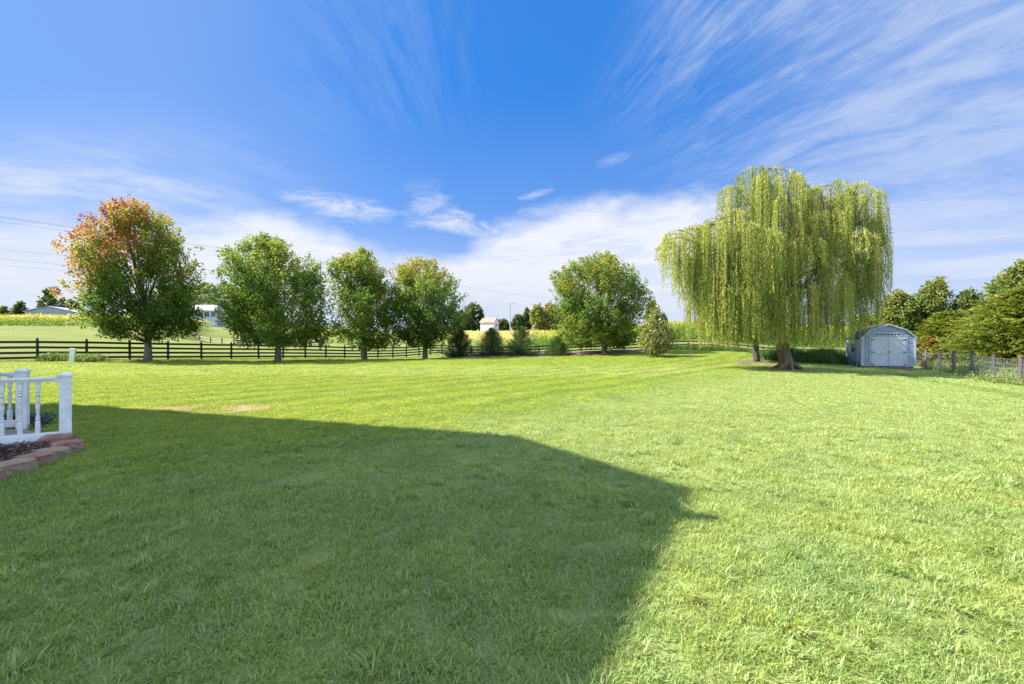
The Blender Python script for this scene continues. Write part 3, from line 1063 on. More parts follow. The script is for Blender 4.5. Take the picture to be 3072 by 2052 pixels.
# ------------------------------------------------------------------ willow
def willow():
    bx, by = 14.5, 23.9
    bz = g(bx, by) - .03
    rs = np.random.RandomState(5)
    root = empty('willow_tree', (bx, by, bz), 'big weeping willow with yellow-green strands hanging near the shed', 'tree')
    ppm = 127.9
    W = lambda x, y: ((x - 925) / ppm, (1475 - y) / ppm)
    # boughs: picture x, top y, half width (m), depth offset (m), lowest hang y
    lobes = [(690, 95, .95, .0, 640), (830, 92, 1.1, .8, 600), (760, 150, 1.0, -.9, 700), (560, 215, .75, .4, 620), (960, 150, .95, -.3, 700), (1110, 225, .95, .6, 800), (1210, 190, 1.0, -.4, 800),
             (1400, 200, .8, .6, 760), (1330, 260, .9, -.6, 700), (1510, 255, .6, .0, 800), (480, 420, 1.2, .6, 1250), (440, 460, 1.1, -1.2, 1200), (300, 490, 1.1, .2, 1120), (180, 525, .8, -.5, 980), (120, 590, .55, .3, 800),
             (870, 290, 1.0, -2.0, 880), (1000, 340, 1.0, 2.2, 1000), (640, 470, 1.2, -2.2, 1180), (560, 520, 1.2, 2.0, 1250), (1340, 490, 1.15, -1.9, 820), (1450, 460, 1.0, 1.2, 1180), (1550, 420, .55, -.2, 880),
             (1470, 520, .9, -.4, 1200), (720, 880, .55, -3.1, 1335), (1080, 880, .45, -3.0, 1330), (1175, 690, .65, -2.6, 1310), (1240, 760, .6, -2.2, 1310), (1380, 800, .9, .8, 1230),
             (380, 640, 1.0, .8, 1330), (460, 760, .9, -1.2, 1335), (560, 800, .9, 1.2, 1335), (650, 760, .8, 1.8, 1320), (820, 760, .7, -2.6, 1300), (930, 700, .7, 2.8, 1320), (1000, 780, .7, 3.2, 1300),
             (1100, 640, .9, 2.6, 1320), (1250, 560, 1.0, 2.8, 1250), (250, 700, .7, .3, 1010), (900, 960, .6, -2.2, 1345), (980, 1010, .5, -2.6, 1340), (830, 1000, .5, -1.8, 1340), (1030, 920, .5, -1.2, 1330), (520, 900, .8, -2.4, 1345), (620, 960, .6, -1.0, 1345), (410, 900, .6, .2, 1330), (480, 980, .7, -1.2, 1345), (700, 1010, .6, -1.9, 1345), (760, 960, .5, .8, 1340), (1150, 960, .6, -1.6, 1335), (1430, 700, .8, .7, 1240), (1500, 720, .5, .1, 1190), (1340, 900, .7, 1.0, 1300), (1290, 860, .5, -1.6, 1320), (340, 760, .7, -.6, 1200), (1060, 560, .8, -2.4, 900), (940, 600, .6, -3.0, 1010), (1010, 470, .7, -2.0, 860), (720, 350, 1.2, 1.8, 980), (1180, 380, 1.1, -1.4, 880), (800, 520, 1.1, -2.6, 1050), (550, 380, .8, -.3, 700), (1250, 300, 1.0, 1.2, 900), (910, 900, .5, -2.4, 1250)]
    Q, TN = [], []
    limbs = MB()
    trunk = bez_chain([(0, 0, -.1), (-.05, 0, .15), (-.25, 0, 1.0), (-.42, 0, 1.9), (-.30, 0, 3.2), (-.15, .05, 4.6)], 18)
    limbs.tube(trunk, np.interp(np.linspace(0, 1, 18), [0, .06, .2, .6, 1], [.44, .36, .31, .27, .2]), 14)
    for a in np.linspace(0, 2 * pi, 8)[:-1]:
        limbs.tube(bez((cos(a) * .25, sin(a) * .25, .35), (cos(a) * .55, sin(a) * .55, .1), (cos(a) * 1.0, sin(a) * .9, -.03)), np.linspace(.16, .03, 7), 7)
    hubs = [((-.15, .05, 4.6), .24)]
    # heavy secondary limbs
    for (x, z, y, r) in ((-1.6, 8.0, .1, .13), (.2, 8.6, .4, .14), (1.9, 8.0, -.3, .13), (3.6, 7.6, .3, .11), (-3.0, 6.4, .2, .11), (-.5, 6.6, -1.6, .10), (.8, 6.4, 1.9, .10), (2.6, 6.2, -1.4, .10), (-4.6, 6.6, -.1, .07), (-1.6, 5.6, -2.0, .08), (-1.6, 5.5, 1.8, .08), (3.2, 5.2, 2.0, .08)):
        r *= .8
        s0 = trunk[-1 - rs.randint(0, 6)]
        m_ = np.array((s0[0] * .6 + x * .4 + rs.normal() * .2, y * .35, s0[2] + (z - s0[2]) * .35))
        c = bez(s0, m_, (x, y, z), 10)
        c[1:-1] += rs.normal(size=(8, 3)) * .07
        limbs.tube(c, np.linspace(r * 1.5, r * .55, 10), 8)
        hubs.append(((x, y, z), r))
        hubs.append((tuple(c[6]), r))
    hp = np.array([h[0] for h in hubs])
    for (lx, ly, lr, dy, lb) in lobes:
        dy = dy * .55 if dy < 0 else dy
        YY = by + dy
        cx = ((1950 + lx / 2.24) / 3 - 512) * YY / F - bx
        cz = EYE + (342 - (450 + ly / 2.24) / 3) * YY / F - bz
        zb = max(.25, EYE + (342 - (450 + lb / 2.24) / 3) * YY / F - bz)
        lr = lr * .88
        top = np.array((cx, dy, cz - .12))
        k = np.argmin(np.linalg.norm(hp - (top - np.array((0, 0, 1.2))), axis=1))
        s0 = hp[k]
        c = bez(s0, (s0 * .45 + top * .55) + np.array((0, 0, .35)), top, 8)
        c[1:-1] += rs.normal(size=(6, 3)) * .05
        limbs.tube(c, np.linspace(.07, .02, 8), 6)
        ns = int((138 if dy < 1.3 else 62) * (lr / .8) ** 1.3) + 12
        nclump = max(5, int(ns / 11))
        ca = rs.rand(nclump) * 6.283
        cr = lr * np.sqrt(rs.rand(nclump))
        clen = rs.uniform(.45, 1.0, nclump) ** (.33 if lb > 1290 else 1.0)
        cton = rs.normal(0, .12, nclump)
        cl = rs.randint(0, nclump, ns)
        ax_ = cr[cl] * np.cos(ca[cl]) + rs.normal(0, .075, ns)
        ay_ = cr[cl] * np.sin(ca[cl]) + rs.normal(0, .09, ns)
        solo = rs.rand(ns) < .13
        sa, sr = rs.rand(ns) * 6.283, lr * 1.05 * np.sqrt(rs.rand(ns))
        ax_ = np.where(solo, sr * np.cos(sa), ax_)
        ay_ = np.where(solo, sr * np.sin(sa), ay_)
        rad = np.hypot(ax_, ay_)
        zs = cz - .55 * (rad / lr) ** 2 * lr - rs.rand(ns) * .25
        full = np.maximum(zs - zb, .8)
        Ln = full * clen[cl] * rs.uniform(.68, 1.04, ns)
        Ln = np.minimum(Ln, 6.3)
        ltone = rs.normal(0, .07)
        for i in range(ns):
            m = int(Ln[i] * 24)
            t = np.sort(rs.rand(m))
            sdir_ = np.array((ax_[i], ay_[i])) / (rad[i] + .1)
            outx = .18 * (1 - np.exp(-t * Ln[i] * 3))
            sway = .035 * np.sin(t * 5 + rs.rand() * 6)
            x = cx + ax_[i] + sdir_[0] * outx + sway
            y = dy + ay_[i] + sdir_[1] * outx
            # a short arch before the strand falls
            z = zs[i] + .12 * np.sin(np.clip(t * Ln[i] * 6, 0, pi)) - t * Ln[i]
            c_ = np.stack([x, y, z], -1) + rs.normal(0, .011, (m, 3))
            sd = rs.normal(size=(m, 3)) * .34
            sd[:, 2] = -1
            L = rs.uniform(.07, .135, m)
            Q.append(leafquads(c_, sd, L, L * .22, None, .05))
            TN.append(.44 + ltone + cton[cl[i]] + .13 * rs.normal() + rs.normal(0, .06, m) + .12 * (1 - t))
            # bare stem line of the strand
        # fine stems
        for i in range(0, ns, 14):
            p0 = np.array((cx + ax_[i] * .2, dy + ay_[i] * .2, cz - .35))
            limbs.tube(bez(p0, (cx + ax_[i] * .8, dy + ay_[i] * .8, cz - .18), (cx + ax_[i] * 1.0, dy + ay_[i] * 1.05, zs[i] - .3), 5), np.linspace(.014, .005, 5), 4, False)
    quads('crown', np.concatenate(Q), M['willow'], root, np.clip(np.concatenate(TN), 0, 1))
    limbs.build('trunk', M['bark_willow'], root, smooth=True)


willow()
# dark trunk behind the willow
crown_tree('shade_tree', (15.6, 29.0), [(2.6, -1.6, 1.4), (3.5, -2.9, 2.7), (5.5, -3.2, 3.0), (7.5, -2.4, 2.2), (8.8, -.6, .6)], 'slim dark-trunked tree standing in a mulch ring behind the willow', 'tree', nsh=900, per=28, leaf=.17, seed=9, tone=tone_green(-.05, 4), trunk_r=.20, bark='bark_dark', lean=-.25)


# ------------------------------------------------------------------ firs, magnolia, cedars
def conifer(name, base, H, rad, label, cat='shrub', group=None, nsh=520, per=34, mat='fir', seed=1, upd=.75, leaf=.11, lw=.28, tone0=.35, exp=.8, bark='bark_dark', low=.03, rsd=.2, flat=0.0):
    rs = np.random.RandomState(seed)
    bx, by = base
    bz = g(bx, by) - .02
    root = empty(name, (bx, by, bz), label, cat, group)
    h = low * H + (H * (1 - low)) * rs.rand(nsh) ** 1.25
    az = rs.rand(nsh) * 6.283
    fr = (1 - h / H)
    env = 1.22 * rad * np.minimum(1, (fr * 1.25) ** exp) * np.interp(h / H, [0, .10, .22, 1], [.75, .95, 1, 1]) * (1 + .16 * np.sin(az * 5 + h * 4 + seed) + rsd * (rs.rand(nsh) - .5))
    k = rs.rand(nsh) ** .28
    tip = np.stack([np.cos(az) * env * k, np.sin(az) * env * k, h], -1)
    outw = np.stack([np.cos(az), np.sin(az), np.zeros(nsh)], -1)
    D = nrm(outw * (1 - .35 * upd) + np.array((0, 0, 1.0)) * upd * (.6 + .8 * (h / H))[:, None] + rs.normal(size=(nsh, 3)) * .16)
    Ls = rs.uniform(.35, .85, nsh) * (rad / 1.15) * (.6 + .5 * fr)
    P0 = tip - D * Ls[:, None]
    t = rs.rand(nsh, per)
    C = P0[:, None, :] + D[:, None, :] * (Ls[:, None] * t)[..., None]
    wd = .20 * (1 - t) * Ls[:, None]
    sd = nrm(np.cross(D, np.array((0, 0, 1.0)) + rs.normal(size=(nsh, 3)) * .3))
    upn = np.cross(sd, D)
    o1 = rs.uniform(-1, 1, (nsh, per))
    C = C + sd[:, None, :] * (o1 * wd * 1.6)[..., None] + upn[:, None, :] * (rs.normal(size=(nsh, per)) * wd * (.5 - .35 * flat))[..., None]
    ax = nrm(D[:, None, :] + sd[:, None, :] * (np.sign(o1) * .8)[..., None] + rs.normal(size=C.shape) * .3)
    n = nsh * per
    L = leaf * rs.uniform(.6, 1.3, n)
    Q = leafquads(C.reshape(-1, 3), ax.reshape(-1, 3), L, L * lw, np.repeat(upn, per, 0) + rs.normal(size=(n, 3)) * .35, .05)
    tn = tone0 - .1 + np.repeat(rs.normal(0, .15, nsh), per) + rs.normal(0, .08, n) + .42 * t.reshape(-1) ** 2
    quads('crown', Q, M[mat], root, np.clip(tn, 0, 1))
    mb = MB()
    mb.tube([(0, 0, -.05), (.01, 0, H * .4), (0, 0, H * .93)], [.035 * H, .02 * H, .004], 7)
    for i in range(0, nsh, 3):
        z0 = max(.05, P0[i][2] - .25)
        mb.tube([(0, 0, z0), tuple(P0[i] * .6 + np.array((0, 0, z0)) * .4), tuple(tip[i])], [.018, .010, .004], 4, False)
    mb.build('trunk', M[bark], root, smooth=True)
    return root


grp = 'fir shrubs in the mulch bed'
conifer('fir_shrub', (px(460, 43.6), 43.6), 2.75, 1.42, 'darkest fir shrub, directly beside the golden-topped maple', 'shrub', grp, 1000, seed=21, rsd=.5, exp=.5, leaf=.10, lw=.22, tone0=.26)
conifer('fir_shrub', (px(491.5, 42.6), 42.6), 2.75, 1.45, 'dark fir shrub in front of the white barn', 'shrub', grp, 1000, seed=22, rsd=.5, exp=.5, leaf=.10, lw=.22, tone0=.32)
conifer('fir_shrub', (px(521.5, 42.2), 42.2), 2.85, 1.4, 'brighter fir shrub with golden crop field around it', 'shrub', grp, 1000, seed=23, rsd=.5, exp=.5, leaf=.10, lw=.22, tone0=.5)
conifer('fir_shrub', (px(557.5, 41.6), 41.6), 1.9, 1.05, 'smallest and palest fir shrub, beside the lone maple', 'shrub', grp, 800, seed=24, rsd=.5, exp=.5, leaf=.10, lw=.22, tone0=.68)

crown_tree('magnolia_tree', (11.0, 34.6), [(.28, -.35, .35), (.6, -1.15, 1.1), (1.2, -1.45, 1.45), (1.9, -1.3, 1.35), (2.7, -.9, .85), (3.4, -.4, .38), (3.85, -.08, .08)],
           'small bronze-leaved magnolia alone on the lawn near the lone maple', 'tree', nsh=520, per=12, leaf=.17, lw=.5, mat='magnolia', bark='bark', seed=8,
           tone=lambda p, h, n: .55 + (n - .5) * .5 + .12 * sstep(h, .5, 1) + .35 * (p[:, 0] > .55) * (h < .6), trunk_r=.05, shlen=(.2, .4), gap=-.9, up=.5, nbranch=30)

# right hand side, beyond the wire fence
grr = 'trees beyond the wire fence'
MF = dict(mat='farleaf', bark='bark_dark', group=grr)
crown_tree('leafy_tree', (px(899, 38), 38), [(1.0, -1.6, 1.6), (2.5, -2.1, 2.1), (4, -1.9, 1.9), (5.2, -1.3, 1.3), (6.0, -.4, .5)], 'loose green tree rising directly behind the shed roof', nsh=650, per=26, leaf=.2, seed=61, tone=tone_green(.24, 7), trunk_r=.12, **MF)
crown_tree('leafy_tree', (px(932, 37), 37), [(1.0, -1.4, 1.4), (3, -1.9, 1.8), (5, -1.6, 1.5), (6.2, -.9, 1.2), (7.0, .2, .9)], 'taller tree with thin leafy sprigs on top, right of the shed', nsh=600, per=24, leaf=.2, seed=62, tone=tone_green(.20, 8), trunk_r=.12, gap=-.45, **MF)
crown_tree('leafy_tree', (px(968, 36), 36), [(.8, -1.6, 1.6), (3, -1.9, 1.9), (4.4, -1.6, 1.6), (5.5, -.8, .8), (5.9, -.3, .3)], 'dark round bushy tree between the sprigged tree and the large cedar', nsh=650, per=26, leaf=.18, seed=63, tone=tone_green(.08, 9), trunk_r=.12, **MF)
crown_tree('leafy_tree', (px(1018, 36), 36), [(1, -2.6, 2.6), (4, -3.2, 3.0), (6, -2.8, 2.6), (7.2, -1.4, 2.2), (8.3, .3, 1.6)], 'tallest leafy tree at the right edge, behind the large cedar', nsh=900, per=26, leaf=.22, seed=64, tone=tone_green(.26, 10), trunk_r=.16, gap=-.2, **MF)
crown_tree('leafy_tree', (px(868, 44), 44), [(.5, -1.6, 1.6), (2, -1.9, 1.9), (3.6, -1.5, 1.5), (4.6, -.6, .6)], 'low pale tree seen between the willow strands and shed roof', nsh=420, per=22, leaf=.22, seed=65, tone=tone_green(.3, 11), trunk_r=.1, **MF)


def cedar(base, H, rad, label, seed, tone0, nsh):
    return conifer('cedar_tree', base, H, rad, label, 'tree', grr, nsh, 44, 'cedar', seed, .10, .17, .34, tone0, .55, 'bark_dark', .06, .35, 1.0)


cedar((px(1020, 27.5), 27.5), 5.1, 3.9, 'large yellow-green cedar with layered branches at the right edge', 71, .52, 1700)
cedar((px(945, 32.5), 32.5), 3.9, 2.3, 'smaller yellow-green cedar just right of the shed', 72, .44, 1000)
cedar((px(988, 30.5), 30.5), 3.4, 2.0, 'low spreading cedar between the small and the large cedar', 73, .46, 900)
conifer('vine_shrub', (px(927, 30.5), 30.5), 2.1, 1.0, 'leafy shrub with orange leaves at the right corner of the shed', 'shrub', None, 420, 26, 'maple', 74, .4, .14, .8, .42, .5)


# ------------------------------------------------------------------ board fences
def post_mesh(h, w=.115, pointed=True):
    mb = MB()
    mb.box((0, 0, h * .45 - .1), (w, w, h * .9 + .2))
    z = h * .9
    a = w / 2
    mb2 = [(-a * .62, -a * .62, z), (a * .62, -a * .62, z), (a * .62, a * .62, z), (-a * .62, a * .62, z)]
    mb.add(mb2 + [(x * 1.55, y * 1.55, z + h * .035) for x, y, _ in mb2] + [(0, 0, z + h * .1)],
           [(0, 1, 5, 4), (1, 2, 6, 5), (2, 3, 7, 6), (3, 0, 4, 7), (4, 5, 8), (5, 6, 8), (6, 7, 8), (7, 4, 8)])
    return mb


def board_fence(pts, label, h=1.45, rails=(.22, .52, .83, 1.16), mat='blackboard', name='board_fence', rail_h=.145, w=.12, group=None, side=-.075, pointed=True, wob=.01):
    x0, y0 = pts[0]
    root = empty(name, (x0, y0, g(x0, y0)), label, 'fence', group)
    rz = root.location.z
    pm = None
    P3 = [(x, y, g(x, y)) for x, y in pts]
    for i, (x, y, z) in enumerate(P3):
        j = min(i, len(P3) - 2)
        an = math.atan2(P3[j + 1][1] - P3[j][1], P3[j + 1][0] - P3[j][0])
        if pm is None:
            pm = post_mesh(h, w).build('post', M[mat], root, bevel=.006)
            o = pm
        else:
            o = pm.copy()
            col.objects.link(o)
            o.parent = root
        o.location = (x - x0, y - y0, z - rz)
        o.rotation_euler = (random.uniform(-.012, .012), random.uniform(-.012, .012), an)
    for i in range(len(P3) - 1):
        a = np.array(P3[i])
        b = np.array(P3[i + 1])
        d = b - a
        n = np.array((d[1], -d[0], 0)) / np.hypot(d[0], d[1]) * (-side)
        for rh in rails:
            mb = MB()
            p = a + n + np.array((0, 0, rh + random.uniform(-wob, wob))) - np.array((x0, y0, rz))
            q = b + n + np.array((0, 0, rh + random.uniform(-wob, wob))) - np.array((x0, y0, rz))
            e = (q - p) / np.linalg.norm(q - p) * .004
            mb.bar(p + e, q - e, .028, rail_h)
            mb.build('rail', M[mat], root, bevel=.004)
    return root


def line_pts(a, b, n):
    return [(a[0] + (b[0] - a[0]) * t, a[1] + (b[1] - a[1]) * t) for t in np.linspace(0, 1, n)]


# solve post places from their bearings along the fence line
bear = [112.9, 260.2, 389.3, 504.3, 604.3, 693.8, 775.8, 849.2, 915.9, 977.6, 1034, 1085, 1133.7, 1178.5, 1219, 1257, 1292, 1325.8]
lp = []
for bxp in bear:
    k = (bxp / 3 - 512) / F
    # intersect X = k Y with the fence line
    t = (k * FL0[1] - FL0[0]) / ((fd[0] - k * fd[1]))
    lp.append((FL0[0] + fd[0] * t, FL0[1] + fd[1] * t))
dd = np.array(lp[0]) - np.array(lp[1])
lp = [(lp[0][0] + dd[0] * .9, lp[0][1] + dd[1] * .9)] + lp
FRONT_RUN = lp
board_fence(lp, 'black four-board fence with pointed posts running behind the maple row')
corner = lp[-1]
bk = [corner] + [(corner[0] + 2.3, 53.6), (corner[0] + 4.6, 52.2)] + line_pts((-1.6, 51.4), (17.0, 50.0), 9)
board_fence(bk, 'black board fence at the back behind the fir shrubs and mulch bed')
board_fence(line_pts((17.0, 50.6), (22.6, 51.4), 3) + line_pts((25.0, 50.2), (39.5, 47.0), 7), 'brown three-board fence in the shade behind the willow and shed', 1.15, (.3, .62, .95), 'brownboard', w=.13)


# split rail fence in the far pasture
def split_rail():
    pts = []
    xsx = [180, 189.4, 199.7, 210.7, 222, 234, 246.3, 259.7, 274, 288.8, 305, 322]
    for i, xp in enumerate(xsx):
        Yd = np.interp(xp, [180, 246, 322], [104, 93, 82])
        pts.append((px(xp, Yd), Yd))
    x0, y0 = pts[0]
    root = empty('split_rail_fence', (x0, y0, g(x0, y0)), 'grey split-rail fence far off in the sloping pasture', 'fence')
    rz = root.location.z
    P3 = [np.array((x - x0, y - y0, g(x, y) - rz)) for x, y in pts]
    for p in P3:
        MB().tube([p + (0, 0, -.1), p + (0, 0, .7), p + (0, 0, 1.3)], [.13, .12, .11], 7).build('post', M['bark_dark'], root)
    for a, b in zip(P3[:-1], P3[1:]):
        for hh in (.42, 1.0):
            m = (a + b) / 2 + (0, 0, hh + random.uniform(-.06, .06))
            MB().tube([a + (0, 0, hh), m, b + (0, 0, hh + .03)], [.06, .08, .06], 6).build('rail', M['oldrail'], root)


split_rail()


# wire fence
def wire_fence():
    base = [(17.9, 13.9), (19.1, 16.1), (20.3, 18.15), (21.35, 20.15), (22.45, 22.2), (23.6, 24.3), (24.7, 26.3), (25.9, 28.5), (27.1, 30.7)]
    x0, y0 = base[2]
    root = empty('wire_fence', (x0, y0, g(x0, y0)), 'woven wire fence on weathered round posts at the right', 'fence')
    rz = root.location.z
    tops = []
    for i, (x, y) in enumerate(base):
        z = g(x, y) - rz
        h = 1.24 + random.uniform(-.05, .05)
        lx, ly = random.uniform(-.05, .05), random.uniform(-.03, .03)
        r = .075 + random.uniform(-.01, .01)
        mb = MB()
        mb.tube([(x - x0, y - y0, z - .2), (x - x0 + lx * .5, y - y0, z + .6), (x - x0 + lx, y - y0 + ly, z + h - .01), (x - x0 + lx, y - y0 + ly, z + h)], [r * 1.08, r, r * .97, r * .86], 10)
        mb.build('post', M['greypost'], root, smooth=False)
        tops.append((x - x0 - .10, y - y0 - .0, z))
    levels = [.12, .30, .48, .66, .86, 1.06]
    for a, b in zip(tops[:-1], tops[1:]):
        a = np.array(a)
        b = np.array(b)
        mb = MB()
        n = 16
        for lv in levels:
            sag = random.uniform(.0, .02)
            mb.tube([a + (0, 0, lv), (a + b) / 2 + (0, 0, lv - sag), b + (0, 0, lv)], .0045, 4, False)
        for k in range(1, n):
            t = k / n
            p = a * (1 - t) + b * t
            bow = random.uniform(-.03, .03)
            mb.tube([p + (0, 0, levels[0]), p + (bow, bow * .5, .6), p + (random.uniform(-.02, .02), 0, levels[-1])], .003, 4, False)
        mb.build('wire_mesh', M['metal'], root)


wire_fence()


# ------------------------------------------------------------------ shed
def siding(name, c, pitch=.11, vert=False, dark=.55, groove=.10):
    m, T, b = mat_new(name)
    tc = T.new('ShaderNodeTexCoord')
    x, y, z = T.sep(tc.outputs['Object'])
    fr = T.m('FRACT', T.m('DIVIDE', T.m('ADD', z, 50.0), pitch))
    n = T.noise(tc.outputs['Object'], 3, 4, .6)
    cc = T.mix(T.ss(n, .3, .7), tuple(v * .9 for v in c), tuple(min(1, v * 1.06) for v in c))
    T.put(b.inputs['Base Color'], cc)
    b.inputs['Roughness'].default_value = .45
    return m


M['siding'] = siding('grey_blue_siding', (.245, .305, .39))
M['trim'] = plain('shed_trim_paint', (.44, .48, .55), .45, .04, 4, bumps=.05)
M['door'] = plain('shed_door_paint', (.48, .51, .575), .45, .06, 3, bumps=.1)
M['shingle'] = plain('dark_shingle', (.028, .028, .032), .9, .3, 14, bumps=.6)
M['iron'] = plain('black_iron', (.015, .015, .015), .5, .1, 5, bumps=0)
M['pane'] = plain('dark_glass', (.02, .025, .03), .08, .1, 2, bumps=0, spec=.8)
M['skid'] = wood('shed_skid_wood', (.12, .08, .055), (.2, .13, .09))
M['gravel'] = plain('ramp_gravel', (.10, .08, .078), .95, .25, 30, bumps=.9)
M['bin'] = plain('dark_bin', (.03, .04, .06), .5, .1, 5, bumps=.05)


def lap_wall(mb, outline_fn, x0, x1, z0, z1, y, pitch=.14, d=.036):
    """horizontal lap boards facing -y between z0 and z1, clipped by outline_fn(z) -> (xa, xb)"""
    z = z0
    while z < z1 - .01:
        zt = min(z + pitch, z1)
        a0, b0 = outline_fn(z)
        a1, b1 = outline_fn(zt)
        v = [(a0, y - d, z), (b0, y - d, z), (b1, y - .002, zt), (a1, y - .002, zt), (a0, y, z), (b0, y, z)]
        mb.add(v, [(0, 1, 2, 3), (4, 5, 1, 0)])
        z = zt


def shed():
    W, Dp = 2.72, 2.2
    k = W / 2
    he, hb, hp = 1.88, 2.28, 2.62
    kb = .66 * k
    th = radians(-17)
    cx, cy = SHED_C
    bz = g(cx, cy)
    fz = .16
    root = empty('garden_shed', (cx, cy, bz), 'small grey-blue barn-roofed garden shed with white double doors', 'shed')
    root.rotation_euler = (0, 0, th)
    hts = [(-k, he), (-kb, hb), (0, hp), (kb, hb), (k, he)]

    def ol(z):
        if z <= he: return (-k, k)
        if z <= hb:
            t = (z - he) / (hb - he)
            return (-k + t * (k - kb), k - t * (k - kb))
        t = min(1, (z - hb) / (hp - hb))
        return (-kb * (1 - t), kb * (1 - t))
    # body core
    poly = [(-k, fz)] + hts + [(k, fz)]
    mb = MB()
    n = len(poly)
    vf = [(x, 0.0, z) for x, z in poly] + [(x, Dp, z) for x, z in poly]
    mb.add(vf, [tuple(range(n)), tuple(range(n, 2 * n))[::-1]] + [(i, n + i, n + (i + 1) % n, (i + 1) % n) for i in range(n)])
    lap_wall(mb, ol, -k, k, fz, hp - .06, 0.0)
    # side laps (left and right)
    z = fz
    while z < he - .02:
        zt = min(z + .14, he)
        for s in (-1, 1):
            v = [(s * (k + .018), 0, z), (s * (k + .018), Dp, z), (s * (k + .002), Dp, zt), (s * (k + .002), 0, zt), (s * k, 0, z), (s * k, Dp, z)]
            f = [(0, 1, 2, 3), (4, 5, 1, 0)]
            mb.add(v, [q[::-1] for q in f] if s > 0 else f)
        z = zt
    mb.build('wall', M['siding'], root)
    # roof slabs
    mb = MB()
    ov = .07
    e0 = (-k - .07, he - .07)
    pr = [e0, (-kb - .01, hb + .03), (0, hp + .035), (kb + .01, hb + .03), (k + .07, he - .07)]
    up_ = [(x * 1.01, z + .045) for x, z in pr]
    for i in range(4):
        (xa, za), (xb, zb) = pr[i], pr[i + 1]
        (xc, zc), (xd, zd) = up_[i + 1], up_[i]
        v = [(xa, -ov, za), (xb, -ov, zb), (xc, -ov, zc), (xd, -ov, zd)]
        v += [(x, Dp + ov, z_) for x, _, z_ in v]
        mb.add(v, [(0, 1, 2, 3), (7, 6, 5, 4), (0, 4, 5, 1), (1, 5, 6, 2), (2, 6, 7, 3), (3, 7, 4, 0)])
    mb.build('roof', M['shingle'], root)
    # white rake trim
    mb = MB()
    for i in range(4):
        a = pr[i]
        b = pr[i + 1]
        mb.bar((a[0], -ov - .012, a[1] + .012), (b[0], -ov - .012, b[1] + .012), .022, .06)
    mb.build('rake_trim', M['trim'], root)
    for s in (-1, 1):
        mb = MB()
        mb.box((s * (k - .045), -.022, (fz + he) / 2), (.10, .035, he - fz))
        mb.box((s * (k + .022), .05, (fz + he) / 2 - .01), (.03, .10, he - fz - .02))
        mb.build('corner_trim', M['trim'], root, bevel=.003)
        mb = MB()
        mb.box((s * (k + .024), Dp - .05, (fz + he) / 2 - .01), (.03, .10, he - fz - .02))
        mb.build('corner_trim', M['trim'], root, bevel=.003)
    MB().box((0, -.024, he - .01), (W - .2, .02, .035)).build('band_trim', M['siding'], root)
    # transom window
    wf = MB()
    zt0, zt1 = fz + 1.80, fz + 1.98
    wx = .62
    for c, s_ in (((0, -.03, zt1), (wx * 2 + .06, .03, .03)), ((0, -.03, zt0), (wx * 2 + .06, .03, .03)), ((-wx - .015, -.03, (zt0 + zt1) / 2), (.03, .03, .15)), ((wx + .015, -.03, (zt0 + zt1) / 2), (.03, .03, .15))):
        wf.box(c, s_)
    for i in range(1, 7):
        wf.box((-wx + 2 * wx * i / 7, -.029, (zt0 + zt1) / 2), (.035, .024, .15))
    fr = wf.build('transom_window', M['trim'], root)
    MB().box((0, -.021, (zt0 + zt1) / 2), (2 * wx, .008, .15)).build('pane', M['pane'], fr)
    # double doors
    dw, dh = .86, 1.68
    for s in (-1, 1):
        d = empty('door', (0, 0, 0))
        d.parent = root
        bpy.data.objects.remove(d)
        cxd = s * (dw / 2 + .004)
        mb = MB()
        mb.box((cxd, -.03, fz + .02 + dh / 2), (dw - .006, .022, dh))
        # raised stiles and rails
        y_ = -.047
        mb.box((cxd - dw / 2 + .05, y_, fz + .02 + dh / 2), (.09, .014, dh))
        mb.box((cxd + dw / 2 - .05, y_, fz + .02 + dh / 2), (.09, .014, dh))
        for zz in (.06, dh * .47, dh - .06):
            mb.box((cxd, y_ - .001, fz + .02 + zz), (dw - .186, .014, .10))
        dr = mb.build('door', M['door'], root, bevel=.003)
        for zz in (.08, dh * .49, dh - .10):
            hb_ = MB()
            xo = s * (dw - .02)
            hb_.box((xo, -.060, fz + .02 + zz), (.05, .012, .09))
            xa, xb = xo, xo - s * .17
            hb_.add([(xa, -.060, fz + .02 + zz - .018), (xa, -.060, fz + .02 + zz + .018), (xb, -.060, fz + .02 + zz + .008), (xb, -.060, fz + .02 + zz - .008),
                     (xa, -.067, fz + .02 + zz - .018), (xa, -.067, fz + .02 + zz + .018), (xb, -.067, fz + .02 + zz + .008), (xb, -.067, fz + .02 + zz - .008)],
                    [(0, 1, 2, 3), (7, 6, 5, 4), (0, 4, 5, 1), (1, 5, 6, 2), (2, 6, 7, 3), (3, 7, 4, 0)])
            hb_.build('hinge', M['iron'], dr)
        if s > 0:
            h_ = MB()
            h_.box((.06, -.063, fz + .02 + dh * .5), (.03, .02, .10))
            h_.tube([(.06, -.075, fz + .02 + dh * .52), (.06, -.11, fz + .02 + dh * .52)], [.022, .028], 8)
            h_.build('handle', M['iron'], dr)
    # door casing
    mb = MB()
    mb.box((-dw - .05, -.032, fz + dh / 2), (.07, .03, dh + .04))
    mb.box((dw + .05, -.032, fz + dh / 2), (.07, .03, dh + .04))
    mb.box((0, -.032, fz + dh + .055), (2 * dw + .18, .03, .06))
    mb.build('door_frame', M['trim'], root, bevel=.003)
    # side window
    f2 = MB()
    yc, zc = 1.1, fz + 1.15
